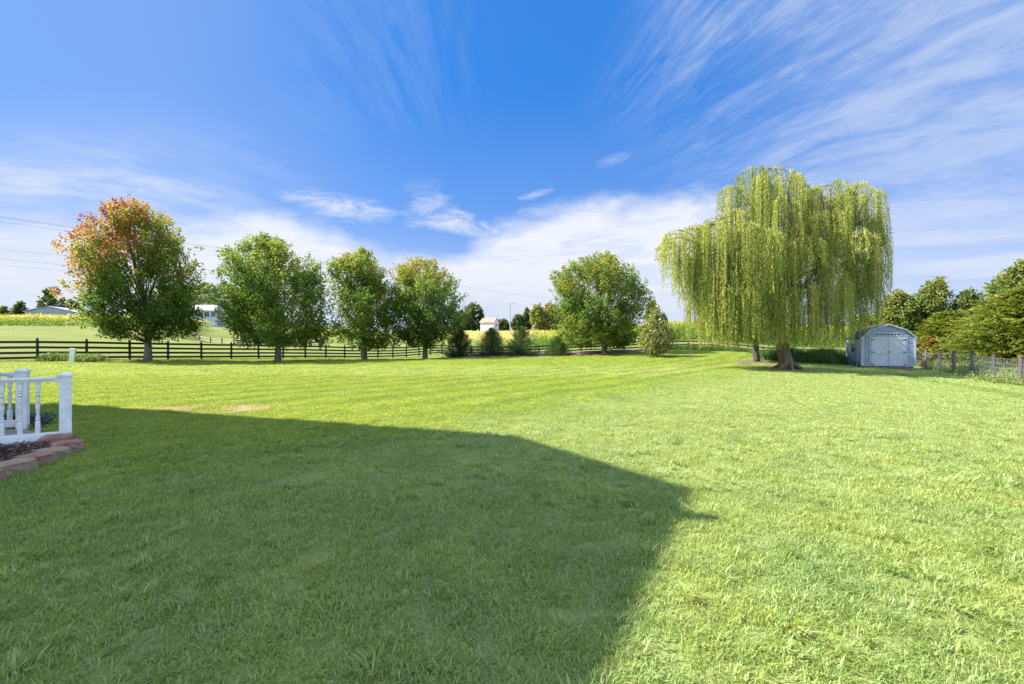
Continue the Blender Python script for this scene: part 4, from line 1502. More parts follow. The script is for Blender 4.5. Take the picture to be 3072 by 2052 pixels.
    for c, s_ in (((-k - .03, yc, zc + .34), (.03, .66, .05)), ((-k - .03, yc, zc - .34), (.03, .66, .05)), ((-k - .03, yc - .31, zc), (.03, .05, .63)), ((-k - .03, yc + .31, zc), (.03, .05, .63)), ((-k - .03, yc, zc), (.025, .57, .03))):
        f2.box(c, s_)
    w2 = f2.build('window', M['trim'], root)
    MB().box((-k - .022, yc, zc), (.008, .57, .63)).build('pane', M['pane'], w2)
    # skids
    for yy in (.18, 1.1, 2.0):
        MB().box((0, yy, fz / 2 - .05), (W - .1, .16, fz + .10)).build('skid', M['skid'], root)
    # ramp of packed stone in front of the doors
    mb = MB()
    v = [(-1.0, -.06, fz - .02), (1.0, -.06, fz - .02), (1.25, -1.0, .02), (-1.3, -1.0, .02), (-1.0, -.06, -.2), (1.0, -.06, -.2), (1.25, -1.0, -.2), (-1.3, -1.0, -.2)]
    mb.add(v, [(0, 3, 2, 1), (4, 5, 6, 7), (0, 1, 5, 4), (3, 7, 6, 2), (0, 4, 7, 3), (1, 2, 6, 5)])
    o = mb.build('ramp', M['gravel'])
    o.location = (cx, cy, bz)
    o.rotation_euler = (0, 0, th)
    tag(o, kind='structure')
    # things by the shed
    ct, st_ = cos(th), sin(th)
    bxp, byp = cx + (-k - .38) * ct - .35 * st_, cy + (-k - .38) * st_ + .35 * ct
    b_ = empty('planter_tub', (bxp, byp, g(bxp, byp)), 'dark plastic tub on the ground at the left side of the shed', 'tub')
    b_.rotation_euler = (0, 0, th)
    m1 = MB()
    w_ = .27
    v = [(-w_ * .85, -w_ * .7, 0), (w_ * .85, -w_ * .7, 0), (w_ * .85, w_ * .7, 0), (-w_ * .85, w_ * .7, 0), (-w_, -w_ * .85, .34), (w_, -w_ * .85, .34), (w_, w_ * .85, .34), (-w_, w_ * .85, .34),
         (-w_ * .9, -w_ * .75, .34), (w_ * .9, -w_ * .75, .34), (w_ * .9, w_ * .75, .34), (-w_ * .9, w_ * .75, .34), (-w_ * .8, -w_ * .65, .05), (w_ * .8, -w_ * .65, .05), (w_ * .8, w_ * .65, .05), (-w_ * .8, w_ * .65, .05)]
    f = [(3, 2, 1, 0)]
    for a, b in ((0, 4), (4, 8), (8, 12)):
        f += [(a + i, a + (i + 1) % 4, b + (i + 1) % 4, b + i) for i in range(4)]
    f.append((12, 13, 14, 15))
    m1.add(v, f).build('tub_body', M['bin'], b_)
    m2 = MB()
    for (c, s_) in (((0, -w_ * .85 - .012, .32), (w_ * 2 + .05, .025, .035)), ((0, w_ * .85 + .012, .32), (w_ * 2 + .05, .025, .035)), ((-w_ - .012, 0, .32), (.025, w_ * 1.7, .035)), ((w_ + .012, 0, .32), (.025, w_ * 1.7, .035))):
        m2.box(c, s_)
    m2.build('rim', M['bin'], b_, bevel=.005)
    sx, sy = cx + (-k - .18) * ct - .12 * st_, cy + (-k - .18) * st_ + .12 * ct
    o = MB().tube([(0, 0, -.02), (.02, 0, .5), (.09, .03, 1.3)], [.016, .016, .014], 7).build('pole', M['trim'])
    o.name = 'leaning_stick'
    o.location = (sx, sy, g(sx, sy))
    o.rotation_euler = (0, 0, th)
    tag(o, 'thin pale stick leaning against the left corner of the shed', 'stick')


shed()


# ------------------------------------------------------------------ utility marker, pole, cables
def marker():
    x, y = px(72, 27.2), 27.2
    root = empty('utility_pedestal', (x, y, g(x, y)), 'white utility pedestal leaning slightly in front of the black fence', 'utility box')
    root.rotation_euler = (0, radians(4), radians(25))
    mb = MB()
    mb.box((0, 0, .36), (.25, .22, .86)).build('housing', plain('pedestal_plastic', (.62, .70, .66), .5, .08, 4), root, bevel=.02)
    MB().box((0, 0, .81), (.28, .25, .06)).build('cap', plain('pedestal_cap', (.72, .77, .74), .5, .05, 4), root, bevel=.02)


marker()
PX, PY = px(320.3, 60), 60.0


def utility():
    z0 = g(PX, PY)
    dirl = np.array((46.7, 65.9)) / np.hypot(46.7, 65.9)
    nr = np.array((-dirl[1], dirl[0]))
    poles = [(PX - dirl[0] * 62, PY - dirl[1] * 62), (PX, PY), (PX + dirl[0] * 66, PY + dirl[1] * 66)]
    rigs = []
    labs = ['tall grey utility pole left of the view carrying the cables', 'grey wooden utility pole beyond the fence between two green maples', 'far utility pole carrying the cables behind the lone maple']
    for i, (x, y) in enumerate(poles):
        zb = g(x, y)
        top = EYE + 10.6
        root = empty('utility_pole', (x, y, zb), labs[i], 'pole', 'utility poles carrying the cables')
        MB().tube([(0, 0, -.3), (0, 0, (top - zb) * .5), (0, 0, top - zb)], [.17, .14, .10], 12).build('pole_shaft', M['pole'], root, smooth=True)
        a = math.atan2(nr[1], nr[0])
        MB().box((0, 0, top - zb - .25), (2.3, .10, .12), rz=a).build('crossarm', M['pole'], root)
        for t in (-1.0, 0, 1.0):
            zz = top - zb - .18 if t else top - zb
            MB().lathe([(.03, 0), (.05, .04), (.03, .07), (.045, .11), (.02, .15)], 8, (nr[0] * t, nr[1] * t, zz)).build('insulator', M['trim'], root)
        rigs.append((x, y))
    # each cable is its own thing
    upper = [(0, 10.75), (-1.0, 10.5), (1.0, 10.5)]
    lower = [(.12, 8.35), (.12, 7.55), (.12, 7.05)]
    names = ['upper overhead cable, one of three close together across the sky', 'single overhead cable below the top three', 'middle one of the lower overhead cables', 'lowest overhead cable, just above the tree tops']
    for k, (t, h) in enumerate(upper + lower):
        mb = MB()
        for j in range(2):
            A, B = rigs[j], rigs[j + 1]
            sag = .55 if k < 3 else .8
            pts = []
            for s in np.linspace(0, 1, 15):
                x = A[0] + (B[0] - A[0]) * s + nr[0] * t
                y = A[1] + (B[1] - A[1]) * s + nr[1] * t
                pts.append((x - PX, y - PY, EYE + h - sag * 4 * s * (1 - s)))
            mb.tube(pts, .0075, 5, False)
        o = mb.build('power_cable', M['cable'])
        o.location = (PX, PY, 0)
        tag(o, (['topmost overhead cable of the upper three', 'second of the three closely spaced upper cables', 'lowest of the three closely spaced upper cables'] + names[1:])[k], 'cable', 'overhead cables')
    # lamp pole far off
    x, y = px(510.2, 128), 128
    zb = g(x, y)
    root = empty('yard_light_pole', (x, y, zb), 'thin pole with a small lamp head right of the white barn', 'pole')
    MB().tube([(0, 0, -.2), (0, 0, 8.6)], [.16, .11], 8).build('pole_shaft', M['pole'], root)
    MB().tube([(0, 0, 8.5), (.5, 0, 8.75), (.9, 0, 8.7)], [.05, .05, .05], 6).build('arm', M['pole'], root)
    MB().lathe([(.12, 0), (.3, -.1), (.28, -.25), (.1, -.35)][::-1], 10, (.9, 0, 8.75)).build('lamp_head', M['pole'], root)


utility()


# ------------------------------------------------------------------ far buildings
def barn():
    Y = 150.0
    x, y = px(489.5, Y), Y
    zb = g(x, y)
    root = empty('small_barn', (x, y, zb), 'small white barn with rusty metal roof on the far field', 'barn')
    root.rotation_euler = (0, 0, radians(-32))
    w, d, h, hp = 3.0, 5.2, 2.9, 4.1
    mb = MB()
    poly = [(-w / 2, -.3), (-w / 2, h), (0, hp), (w / 2, h), (w / 2, -.3)]
    n = len(poly)
    # gable faces +x side of the barn
    vf = [(d / 2, a, b) for a, b in poly] + [(-d / 2, a, b) for a, b in poly]
    mb.add(vf, [tuple(range(n)), tuple(range(n, 2 * n))[::-1]] + [(i, n + i, n + (i + 1) % n, (i + 1) % n) for i in range(n)])
    mb.build('wall', plain('whitewash', (.55, .55, .58), .8, .07, 1.5), root)
    m, T, b = mat_new('rusty_roof')
    tc = T.new('ShaderNodeTexCoord')
    n_ = T.noise(tc.outputs['Object'], .7, 5, .6)
    T.put(b.inputs['Base Color'], T.mix(T.ss(n_, .38, .6), (.34, .28, .26), (.30, .11, .055)))
    b.inputs['Roughness'].default_value = .7
    for s in (-1, 1):
        mb = MB()
        a = np.array((0, 0, hp + .08))
        e = np.array((0, s * (w / 2 + .35), h - .22))
        v = []
        for xx in (-d / 2 - .3, d / 2 + .3):
            for p in (a, e):
                v.append((xx, p[1], p[2]))
                v.append((xx, p[1], p[2] + .08))
        mb.add(v, [(0, 2, 6, 4), (1, 5, 7, 3), (0, 1, 3, 2), (4, 6, 7, 5), (2, 3, 7, 6), (0, 4, 5, 1)])
        mb.build('roof', m, root)
    MB().box((d / 2 + .02, .1, 1.9), (.04, .7, .9)).build('window', M['pane'], root)
    MB().box((d / 2 + .02, -.7, .8), (.05, .8, 1.7)).build('door', plain('barn_door', (.5, .5, .52), .8, .1, 2), root)


barn()


def metal_building():
    Y = 135.0
    x, y = px(58, Y), Y
    zb = g(x, y)
    root = empty('metal_roofed_building', (x, y, zb), 'long low building with pale metal roof behind the corn at far left', 'building')
    root.rotation_euler = (0, 0, radians(14))
    w, d = 11.5, 7.0
    zt = EYE + (342 - 307.5) * Y / F - zb
    ze = zt - 1.5
    mb = MB()
    poly = [(-w / 2, -.5), (-w / 2, ze), (-w * .02, zt), (w / 2, ze), (w / 2, -.5)]
    n = len(poly)
    vf = [(a, -d / 2, b) for a, b in poly] + [(a, d / 2, b) for a, b in poly]
    mb.add(vf, [tuple(range(n)), tuple(range(n, 2 * n))[::-1]] + [(i, n + i, n + (i + 1) % n, (i + 1) % n) for i in range(n)])
    mb.build('wall', plain('far_metal_wall', (.28, .31, .36), .6, .06, .6), root)
    mb = MB()
    for s in (-1, 1):
        a = (-w * .02, zt + .08)
        e = (s * (w / 2 + .4), ze - .02)
        v = [(a[0], -d / 2 - .3, a[1]), (e[0], -d / 2 - .3, e[1]), (e[0], d / 2 + .3, e[1]), (a[0], d / 2 + .3, a[1])]
        v += [(p[0], p[1], p[2] + .12) for p in v]
        mb.add(v, [(0, 1, 2, 3), (7, 6, 5, 4), (0, 4, 5, 1), (1, 5, 6, 2), (2, 6, 7, 3), (3, 7, 4, 0)])
    mb.build('roof', plain('far_metal_roof', (.36, .38, .43), .4, .08, .5, metal=.3), root)


metal_building()


def farmhouse():
    Y = 150.0
    x, y = px(206, Y), Y
    zb = g(x, y)
    root = empty('farmhouse', (x, y, zb), 'white farmhouse with grey roof and porch windows between the two left maples', 'house')
    root.rotation_euler = (0, 0, radians(8))
    zt = EYE + (342 - 305) * Y / F - zb
    zw = EYE + (342 - 311) * Y / F - zb
    w, d = 9.5, 6.0
    MB().box((0, 0, zw / 2 - .5), (w, d, zw + 1.0)).build('wall', plain('farmhouse_wall', (.42, .44, .48), .7, .05, .8), root)
    mb = MB()
    a = w / 2 + .4
    b = d / 2 + .5
    mb.add([(-a, -b, zw), (a, -b, zw), (a, b, zw), (-a, b, zw), (-a * .75, 0, zt), (a * .75, 0, zt)], [(0, 1, 5, 4), (2, 3, 4, 5), (1, 2, 5), (3, 0, 4), (3, 2, 1, 0)])
    mb.build('roof', plain('farmhouse_roof', (.36, .36, .38), .8, .1, .6), root)
    for i in range(5):
        xw = -w / 2 + 1.0 + i * 1.85
        f = MB().box((xw, -d / 2 - .03, zw - 1.25), (1.1, .06, 1.5)).build('window', M['pane'], root)
        MB().box((xw, -d / 2 - .07, zw - 1.25), (.08, .04, 1.5)).build('mullion', M['trim'], f)


farmhouse()


# ------------------------------------------------------------------ far trees
def far_tree(xp, ytop, wpx, Y, label, seed, sh=.0, ybase=None, group='distant trees behind the fields', name='distant_tree', nsh=170, per=16):
    x = px(xp, Y)
    zb = g(x, Y)
    H = EYE + (342 - ytop) * Y / F - zb
    r = wpx * Y / F / 2
    sc_ = Y / 150
    pf = [(H * .06, -r * .7, r * .7), (H * .25, -r, r), (H * .5, -r * .98, r * .95), (H * .75, -r * .75, r * .7), (H * .93, -r * .35, r * .3), (H, -r * .08, r * .08)]
    return crown_tree(name, (x, Y), pf, label, 'tree', group, nsh=nsh, per=per, leaf=.75 * sc_, lw=.8, mat='farleaf', bark='bark_dark', trunk_r=.03 * H, seed=seed, tone=tone_green(sh, seed), shlen=(.8 * sc_, 2.0 * sc_), nbranch=10, gap=-.6)


FT = [(54, 287, 40, 165, 'tall dark tree cluster at far left behind the metal roof', 101, -.12), (20, 302, 24, 170, 'low dark trees left of the tall far-left tree', 102, -.1), (3, 307, 16, 175, 'lowest tree at the left picture edge', 103, .05), (74, 300, 26, 168, 'dark tree half hidden behind the red maple', 104, -.12),
      (474, 302, 24, 185, 'green tree left of the white barn', 105, -.02), (462, 311, 20, 180, 'lower green tree beside the golden-topped maple', 106, .02), (518.5, 314.5, 13, 175, 'small round green tree right of the lamp pole', 107, -.02), (527, 309, 9, 180, 'thin greyish tree beside the yellow-green trees', 108, .12),
      (538, 304, 18, 170, 'bright yellow-green tree among the central far trees', 109, .42), (551, 302, 20, 172, 'rust and green tree behind the lone maple at left', 110, .5), (566, 305, 22, 172, 'green tree mostly hidden behind the lone maple', 111, .1),
      (652, 299, 16, 95, 'pale tree showing right of the lone maple', 112, .3), (663, 314, 9, 130, 'tiny tree over the corn right of the magnolia', 113, .0), (503, 320, 14, 200, 'flat dark hedge of trees just right of the barn', 114, -.05)]
for (xp, yt, w_, Yd, lab, sd, sh) in FT:
    far_tree(xp, yt, w_, Yd, lab, sd, sh)


def wooded_hill():
    """far-off wood on a ridge, reads as one mass"""
    rs = np.random.RandomState(55)
    cents = []
    for i in range(150):
        xp = rs.uniform(165, 262)
        row = rs.rand()
        Yd = 215 + row * 60
        crest = np.interp(xp, [165, 190, 215, 240, 262], [286, 280, 279, 283, 290])
        yt = crest + (1 - row) * 22 + rs.uniform(0, 5)
        cents.append((px(xp, Yd), Yd, EYE + (342 - yt) * Yd / F, rs.uniform(3.0, 5.5)))
    Q, tn = [], []
    for (x, y, zt, r) in cents:
        n = 420
        d = nrm(rs.normal(size=(n, 3)))
        d[:, 2] = np.abs(d[:, 2]) * 1.2 - .4
        rr = r * (1 + .15 * np.sin(d[:, 0] * 6 + x) * np.sin(d[:, 1] * 5))[:, None] * rs.uniform(.75, 1.0, (n, 1))
        c = np.array((x, y, zt - r)) + d * rr * np.array((1, 1, 1.0))
        L = rs.uniform(.7, 1.4, n)
        Q.append(leafquads(c, nrm(rs.normal(size=(n, 3))), L, L * .8, d + rs.normal(size=(n, 3)) * .5, .1))
        tn.append(np.clip(.2 + rs.normal(0, .12) + rs.normal(0, .06, n) + (rs.rand() > .75) * .35, 0, 1))
    o = quads('wooded_ridge', np.concatenate(Q), M['farleaf'], tone=np.concatenate(tn))
    tag(o, kind='stuff')
    # the ridge itself
    mb = MB()
    N = 24
    xsr = np.linspace(140, 290, N)
    v, f = [], []
    for xp in xsr:
        for Yd, k in ((205, 0.0), (235, .62), (275, .9), (340, .3)):
            crest = np.interp(xp, [140, 165, 190, 215, 240, 262, 290], [318, 300, 292, 291, 295, 303, 320])
            hh = (342 - crest) * 275 / F
            v.append((px(xp, Yd), Yd, g(px(xp, Yd), Yd) - 1 + hh * k))
    for i in range(N - 1):
        for k in range(3):
            f.append((i * 4 + k, (i + 1) * 4 + k, (i + 1) * 4 + k + 1, i * 4 + k + 1))
    o = MB().add(v, f).build('hill', plain('ridge_ground', (.06, .09, .03), .95, .2, .1), smooth=True)
    tag(o, kind='structure')


wooded_hill()


# ------------------------------------------------------------------ crops (stuff)
def corn(name, poly, spacing, height, seed, tone_top=.85, tone_low=.3, rows=.76, leafw=.09, nl=9, ldroop=.6, kind='stuff'):
    rs = np.random.RandomState(seed)
    P = np.array(poly, float)
    x0, y0 = P.min(0)
    x1, y1 = P.max(0)
    gx = np.arange(x0, x1, spacing)
    gy = np.arange(y0, y1, rows)
    X, Y = np.meshgrid(gx, gy)
    X = X.ravel() + rs.normal(0, spacing * .25, X.size)
    Y = Y.ravel() + rs.normal(0, .08, Y.size)
    m = polydist(P, X, Y) > 0
    X, Y = X[m], Y[m]
    n = len(X)
    Z = G(X, Y) - .12 - .15 * (Y > 90)
    H = height * (rs.uniform(.85, 1.1, n) + .05 * np.sin(X * .7) + .05 * np.sin(Y * 1.1 + X * .2))
    t = np.tile(np.linspace(.02, .95, nl), (n, 1)) + rs.uniform(-.04, .04, (n, nl))
    az = rs.rand(n, 1) * 6.28 + np.arange(nl) * 3.14 + rs.normal(0, .4, (n, nl))
    C = np.stack([np.repeat(X, nl), np.repeat(Y, nl), (Z[:, None] + H[:, None] * t).ravel()], -1)
    az = az.ravel()
    tt = t.ravel()
    upk = .8 + .5 * tt
    d = np.stack([np.cos(az), np.sin(az), upk], -1)
    L = height * .3 * rs.uniform(.7, 1.2, n * nl)
    Q1 = leafquads(C, d, L, leafw * np.ones(n * nl), np.stack([np.zeros(n * nl)] * 2 + [np.ones(n * nl)], -1) + rs.normal(size=(n * nl, 3)) * .3, -.08)
    tone1 = tone_low + (tone_top - tone_low) * tt ** 2 + rs.normal(0, .08, n * nl)
    # tassels / stalks
    c0 = np.stack([X, Y, Z], -1)
    up = np.stack([rs.normal(0, .04, n), rs.normal(0, .04, n), np.ones(n)], -1)
    Q2 = leafquads(c0, up, H * 1.05, leafw * .45, None, 0)
    Q3 = leafquads(c0 + up * H[:, None] * .92, up + rs.normal(size=(n, 3)) * .15, H * .16, leafw * .9, None, 0)
    Q = np.concatenate([Q1, Q2, Q3])
    tn = np.concatenate([tone1, np.full(n, .55), np.full(n, .97)])
    o = quads(name, Q, M['corn'], tone=np.clip(tn, 0, 1))
    tag(o, kind=kind)
    return o


corn('corn_field', [(-135, 97), (-72, 97.5), (-76, 116), (-140, 116)], .42, 2.35, 201, .9, .25, rows=1.1, leafw=.14, nl=7)
corn('corn_field', [(4, 73), (12, 65), (18, 59.5), (26, 57.5), (60, 58), (62, 76), (4, 88)], .30, 2.35, 202, .72, .15, rows=.9, leafw=.11, nl=8)
corn('crop_field', [(-64, 128), (-44, 124), (-44, 140), (-66, 146)], .6, 1.6, 203, .9, .4, rows=1.2, leafw=.2, nl=6)
corn('crop_field', [(-20, 98), (5, 80), (24, 92), (22, 138), (-18, 138)], .9, .9, 204, 1.0, .8, rows=1.5, leafw=.16, nl=5)


def weeds(name, pts, n, hgt, spread, seed, tone0=.5, w=.012, cluster=True, leafy=False):
    rs = np.random.RandomState(seed)
    P = np.array(pts, float)
    s = rs.rand(n) * (len(P) - 1)
    i = s.astype(int)
    f = (s - i)[:, None]
    base = P[i] * (1 - f) + P[i + 1] * f + rs.normal(size=(n, 2)) * spread
    cl = .55 + .45 * np.sin(base[:, 0] * 2.3 + seed) * np.sin(base[:, 1] * 1.9)
    h = hgt * (.4 + .6 * cl) * rs.uniform(.5, 1.1, n)
    z = G(base[:, 0], base[:, 1])
    c = np.stack([base[:, 0], base[:, 1], z], -1)
    az = rs.rand(n) * 6.28
    ln = rs.uniform(.05, .5, n)
    d = np.stack([np.cos(az) * ln, np.sin(az) * ln, np.ones(n)], -1)
    Q = [leafquads(c, d, h, w * np.ones(n), None, .05)]
    tn = [np.clip(tone0 + rs.normal(0, .15, n), 0, 1)]
    if leafy:
        for k in range(5):
            t = rs.uniform(.2, 1, n)[:, None]
            L = rs.uniform(.05, .12, n)
            Q.append(leafquads(c + nrm(d) * h[:, None] * t, rs.normal(size=(n, 3)), L, L * .6, None, .1))
            tn.append(np.clip(tone0 - .1 + rs.normal(0, .15, n), 0, 1))
    o = quads(name, np.concatenate(Q), M['weed'], tone=np.concatenate(tn))
    tag(o, kind='stuff')
    return o


weeds('tall_weeds', [(19.9, 14.6), (22.05, 18.3), (24.35, 22.4), (27.7, 28.6)], 30000, .62, .36, 301, .66, leafy=True)
weeds('fence_weeds', [(18.35, 14.6), (20.5, 18.3), (22.75, 22.4), (26.1, 28.6)], 7000, .12, .10, 308, .5, leafy=True)
weeds('tall_weeds', [(21.5, 15.5), (24.0, 19.5), (27.0, 24), (30, 28)], 26000, .7, 1.1, 302, .6, .02, leafy=True)
weeds('fence_weeds', [(x - .1, y - .25) for x, y in FRONT_RUN[:12]], 7000, .18, .12, 303, .4)
weeds('fence_weeds', [(-28.3, 27.6), (-25.6, 28.2)], 1300, .6, .25, 304, .45, leafy=True)
weeds('undergrowth', [(18.2, 30.5), (20, 30.5), (22.5, 31.6), (25, 33)], 15000, 1.05, .7, 305, .0, .03, leafy=True)
weeds('undergrowth', [(17.0, 49.8), (24, 49.6), (30, 48)], 6000, .9, .5, 306, .02, .03, leafy=True)
weeds('pasture_grass', [(-25, 60), (-24, 59)], 200, .3, .8, 307, .45, .02)


# ------------------------------------------------------------------ deck rail, bed blocks, hose
def baluster_mesh():
    mb = MB()
    s = .036
    mb.box((0, 0, .125), (s, s, .25))
    prof = [(s * .5, .25), (.012, .262), (.021, .275), (.021, .29), (.012, .30), (.020, .315), (.012, .335), (.013, .36), (.019, .43), (.0195, .48), (.014, .56), (.011, .60), (.021, .62), (.021, .635), (.012, .65), (.021, .665), (.012, .68), (s * .5, .69)]
    mb.lathe(prof, 12)
    mb.box((0, 0, .765), (s, s, .15))
    return mb


def post5(mat, root, x, y, rz, h=.98):
    p = MB().box((x, y, h / 2 - .03), (.127, .127, h - .02), rz=rz).build('post', mat, root, bevel=.006)
    c = MB()
    c.box((x, y, h - .04), (.152, .152, .035), rz=rz)
    ca, sa = cos(rz), sin(rz)
    a = .074
    q = [(x + (i * ca - j * sa) * a, y + (i * sa + j * ca) * a, h - .0225) for i, j in ((-1, -1), (1, -1), (1, 1), (-1, 1))]
    c.add(q + [(x, y, h + .012)], [(0, 1, 4), (1, 2, 4), (2, 3, 4), (3, 0, 4)])
    c.build('post_cap', mat, p, bevel=.003)
    return p


def painted():
    m, T, b = mat_new('flaking_white_paint')
    tc = T.new('ShaderNodeTexCoord')
    n = T.noise(tc.outputs['Object'], 26, 6, .7)
    n2 = T.noise(tc.outputs['Object'], 7, 3, .5)
    k = T.m('MULTIPLY', T.ss(n, .50, .58), T.ss(n2, .40, .60))
    T.put(b.inputs['Base Color'], T.mix(k, (.74, .75, .76), (.36, .36, .33)))
    b.inputs['Roughness'].default_value = .6
    bump(T, b, n, .4, .003)
    return m


M['flaky'] = painted()


def railing(p0, dirv, length, label, post_rz, first, seed):
    x0, y0 = p0
    root = empty('deck_railing', (x0, y0, 0), label, 'railing', 'white railings at the patio')
    d = np.array(dirv) / np.hypot(*dirv)
    post5(M['white'], root, 0, 0, post_rz)
    e = d * length
    post5(M['white'], root, e[0], e[1], post_rz)
    a = d * .07
    b = d * (length - .07)
    mb = MB()
    mb.bar((a[0], a[1], .905), (b[0], b[1], .905), .085, .035)
    mb.bar((a[0], a[1], .875), (b[0], b[1], .875), .05, .026)
    mb.build('top_rail', M['white'], root, bevel=.006)
    MB().bar((a[0], a[1], .115), (b[0], b[1], .115), .05, .11).build('bottom_rail', M['white'], root, bevel=.005)
    for zz in (.89, .115):
        for q in (a, b):
            MB().box((q[0], q[1], zz), (.075, .075, .09), rz=post_rz).build('bracket', M['white'], root, bevel=.006)
    bm = None
    k = first
    while k < length - .15:
        if bm is None:
            bm = baluster_mesh().build('baluster', M['flaky'], root)
            o = bm
        else:
            o = bm.copy()
            col.objects.link(o)
            o.parent = root
        o.location = (d[0] * k, d[1] * k, .10)
        o.scale = (1.25, 1.25, .94)
        o.rotation_euler = (0, 0, math.atan2(d[1], d[0]))
        k += .165
    return root


railing((-6.17, 6.29), (-.81, -.586), 1.9, 'nearer white railing ending in a square post by the red edging blocks', radians(44), .27, 1)
railing((-7.73, 7.19), (-.98, -.2), 1.1, 'farther white railing behind the near one at the left edge', radians(30), .17, 2)
# the patio floor
mb = MB()
mb.prism([(x, y) for x, y in DECK], -.05, .035)
o = mb.build('patio_floor', wood('patio_boards', (.20, .18, .16), (.34, .31, .28), .85, (2, 24, 2)))
tag(o, kind='structure')


def hose():
    pts = []
    rs = np.random.RandomState(4)
    for k in range(150):
        a = k * .26
        r = .30 + .07 * sin(k * .11) + rs.normal(0, .004)
        pts.append((-8.2 + 1.15 * r * cos(a), 7.72 + .6 * r * sin(a), .06 + .02 * (k / 26.0) + .012 * sin(a * 3)))
    for k in range(6):
        pts.append((pts[-1][0] + .03, pts[-1][1] - .045, .07))
    root = empty('garden_hose', (-7.5, 7.6, 0), 'coiled dark green garden hose on the mulch behind the railing', 'hose')
    loc = [(x + 7.5, y - 7.6, z) for x, y, z in pts]
    MB().tube(loc, .011, 7).build('hose_coil', plain('green_rubber', (.02, .07, .06), .45, .1, 6, bumps=0), root, smooth=True)
    MB().tube([loc[-1], (loc[-1][0] + .06, loc[-1][1] - .05, loc[-1][2])], [.014, .012], 8).build('nozzle', plain('brass', (.5, .35, .12), .35, .1, 4, metal=1, bumps=0), root)


hose()


def stone_mat(nm, c, c2):
    m, T, b = mat_new(nm)
    tc = T.new('ShaderNodeTexCoord')
    n = T.noise(tc.outputs['Object'], 7, 6, .65)
    n2 = T.noise(tc.outputs['Object'], 60, 3, .6)
    n3 = T.noise(tc.outputs['Object'], 3.1, 2, .5)
    cc = T.mix(T.ss(n, .35, .65), c, c2)
    cc = T.mix(T.ss(n3, .5, .65, 0, .5), cc, (.20, .17, .12))
    T.put(b.inputs['Base Color'], cc)
    b.inputs['Roughness'].default_value = .9
    bump(T, b, T.m('ADD', n, T.m('MULTIPLY', n2, .4)), .7, .012)
    return m


M['redstone'] = stone_mat('red_block', (.22, .105, .085), (.35, .19, .145))
M['tanstone'] = stone_mat('tan_block', (.27, .17, .12), (.36, .25, .16))


def block(x, y, rz, L, D, H, mat, label, seed):
    """split-face edging block: chamfered front with rough faces"""
    rs = np.random.RandomState(seed)
    nx_, ny_, nz_ = 7, 5, 4
    import bmesh
    bm = bmesh.new()
    bmesh.ops.create_cube(bm, size=1)
    bmesh.ops.subdivide_edges(bm, edges=bm.edges[:], cuts=4, use_grid_fill=True)
    ph = rs.rand(4) * 6
    for v in bm.verts:
        x_, y_, z_ = v.co
        # trapezoid plan: narrower at the back, faceted front
        tw = 1 - .16 * (y_ + .5)
        fx = -.22 * max(0, abs(x_) * 2 - .45) if y_ < 0 else 0
        rnd = 1
        v.co = Vector((x_ * L * tw * (1 - .05 * (z_ > .4)), (y_ - fx * .55) * D * rnd, (z_ + .5) * H * (1 - .10 * (y_ < -.4) * (z_ > .4))))
        v.co += Vector(rs.normal(0, .0035, 3)) + Vector((0, 1, 0)) * .006 * sin(x_ * 14 + ph[0]) * sin(z_ * 9 + ph[1])
    me = bpy.data.meshes.new('edging_block')
    bm.to_mesh(me)
    bm.free()
    me.materials.append(M[mat])
    o = bpy.data.objects.new('edging_block', me)
    col.objects.link(o)
    o.location = (x, y, -.03)
    o.rotation_euler = (rs.normal(0, .02), rs.normal(0, .02), rz)
    tag(o, label, 'edging block', 'edging blocks round the mulch bed')
    return o


# front faces look at the lawn (+x); block local -y is the face
block(-6.00, 6.02, radians(28), .34, .22, .20, 'redstone', 'red edging block tucked against the railing post foot', 1)
block(-5.66, 5.78, radians(62), .30, .22, .17, 'redstone', 'red edging block at the rounded corner of the mulch bed', 2)
block(-5.53, 5.46, radians(70), .30, .22, .15, 'tanstone', 'tan mossy edging block beside the corner block', 3)
block(-5.40, 5.14, radians(78), .31, .22, .16, 'redstone', 'bright red edging block between two tan ones', 4)
block(-5.29, 4.80, radians(80), .36, .22, .17, 'tanstone', 'long tan-brown edging block at the left, in the middle of the row', 5)
block(-5.22, 4.44, radians(82), .33, .22, .16, 'redstone', 'red edging block cut off by the left picture edge', 6)


def chips(name, poly, n, seed):
    rs = np.random.RandomState(seed)
    P = np.array(poly)
    x0, y0 = P.min(0)
    x1, y1 = P.max(0)
    X = rs.uniform(x0, x1, n)
    Y = rs.uniform(y0, y1, n)
    m = polydist(P, X, Y) > .03
    X, Y = X[m], Y[m]
    n = len(X)
    c = np.stack([X, Y, np.full(n, .075) + rs.uniform(0, .03, n)], -1)
    d = rs.normal(size=(n, 3))
    d[:, 2] *= .25
    L = rs.uniform(.02, .07, n)
    o = quads(name, leafquads(c, d, L, L * .3, np.array((0, 0, 1.0)) + rs.normal(size=(n, 3)) * .4, .1), M['chip'], tone=rs.rand(n))
    tag(o, kind='stuff')


M['chip'] = leafmat('bark_chip', [(0, (.03, .018, .015)), (.6, (.10, .06, .05)), (1, (.30, .22, .19))], .0, .9, .1)
chips('mulch_chips', BED_DECK, 9000, 401)
chips('mulch_chips', BED_HOSE, 5000, 402)


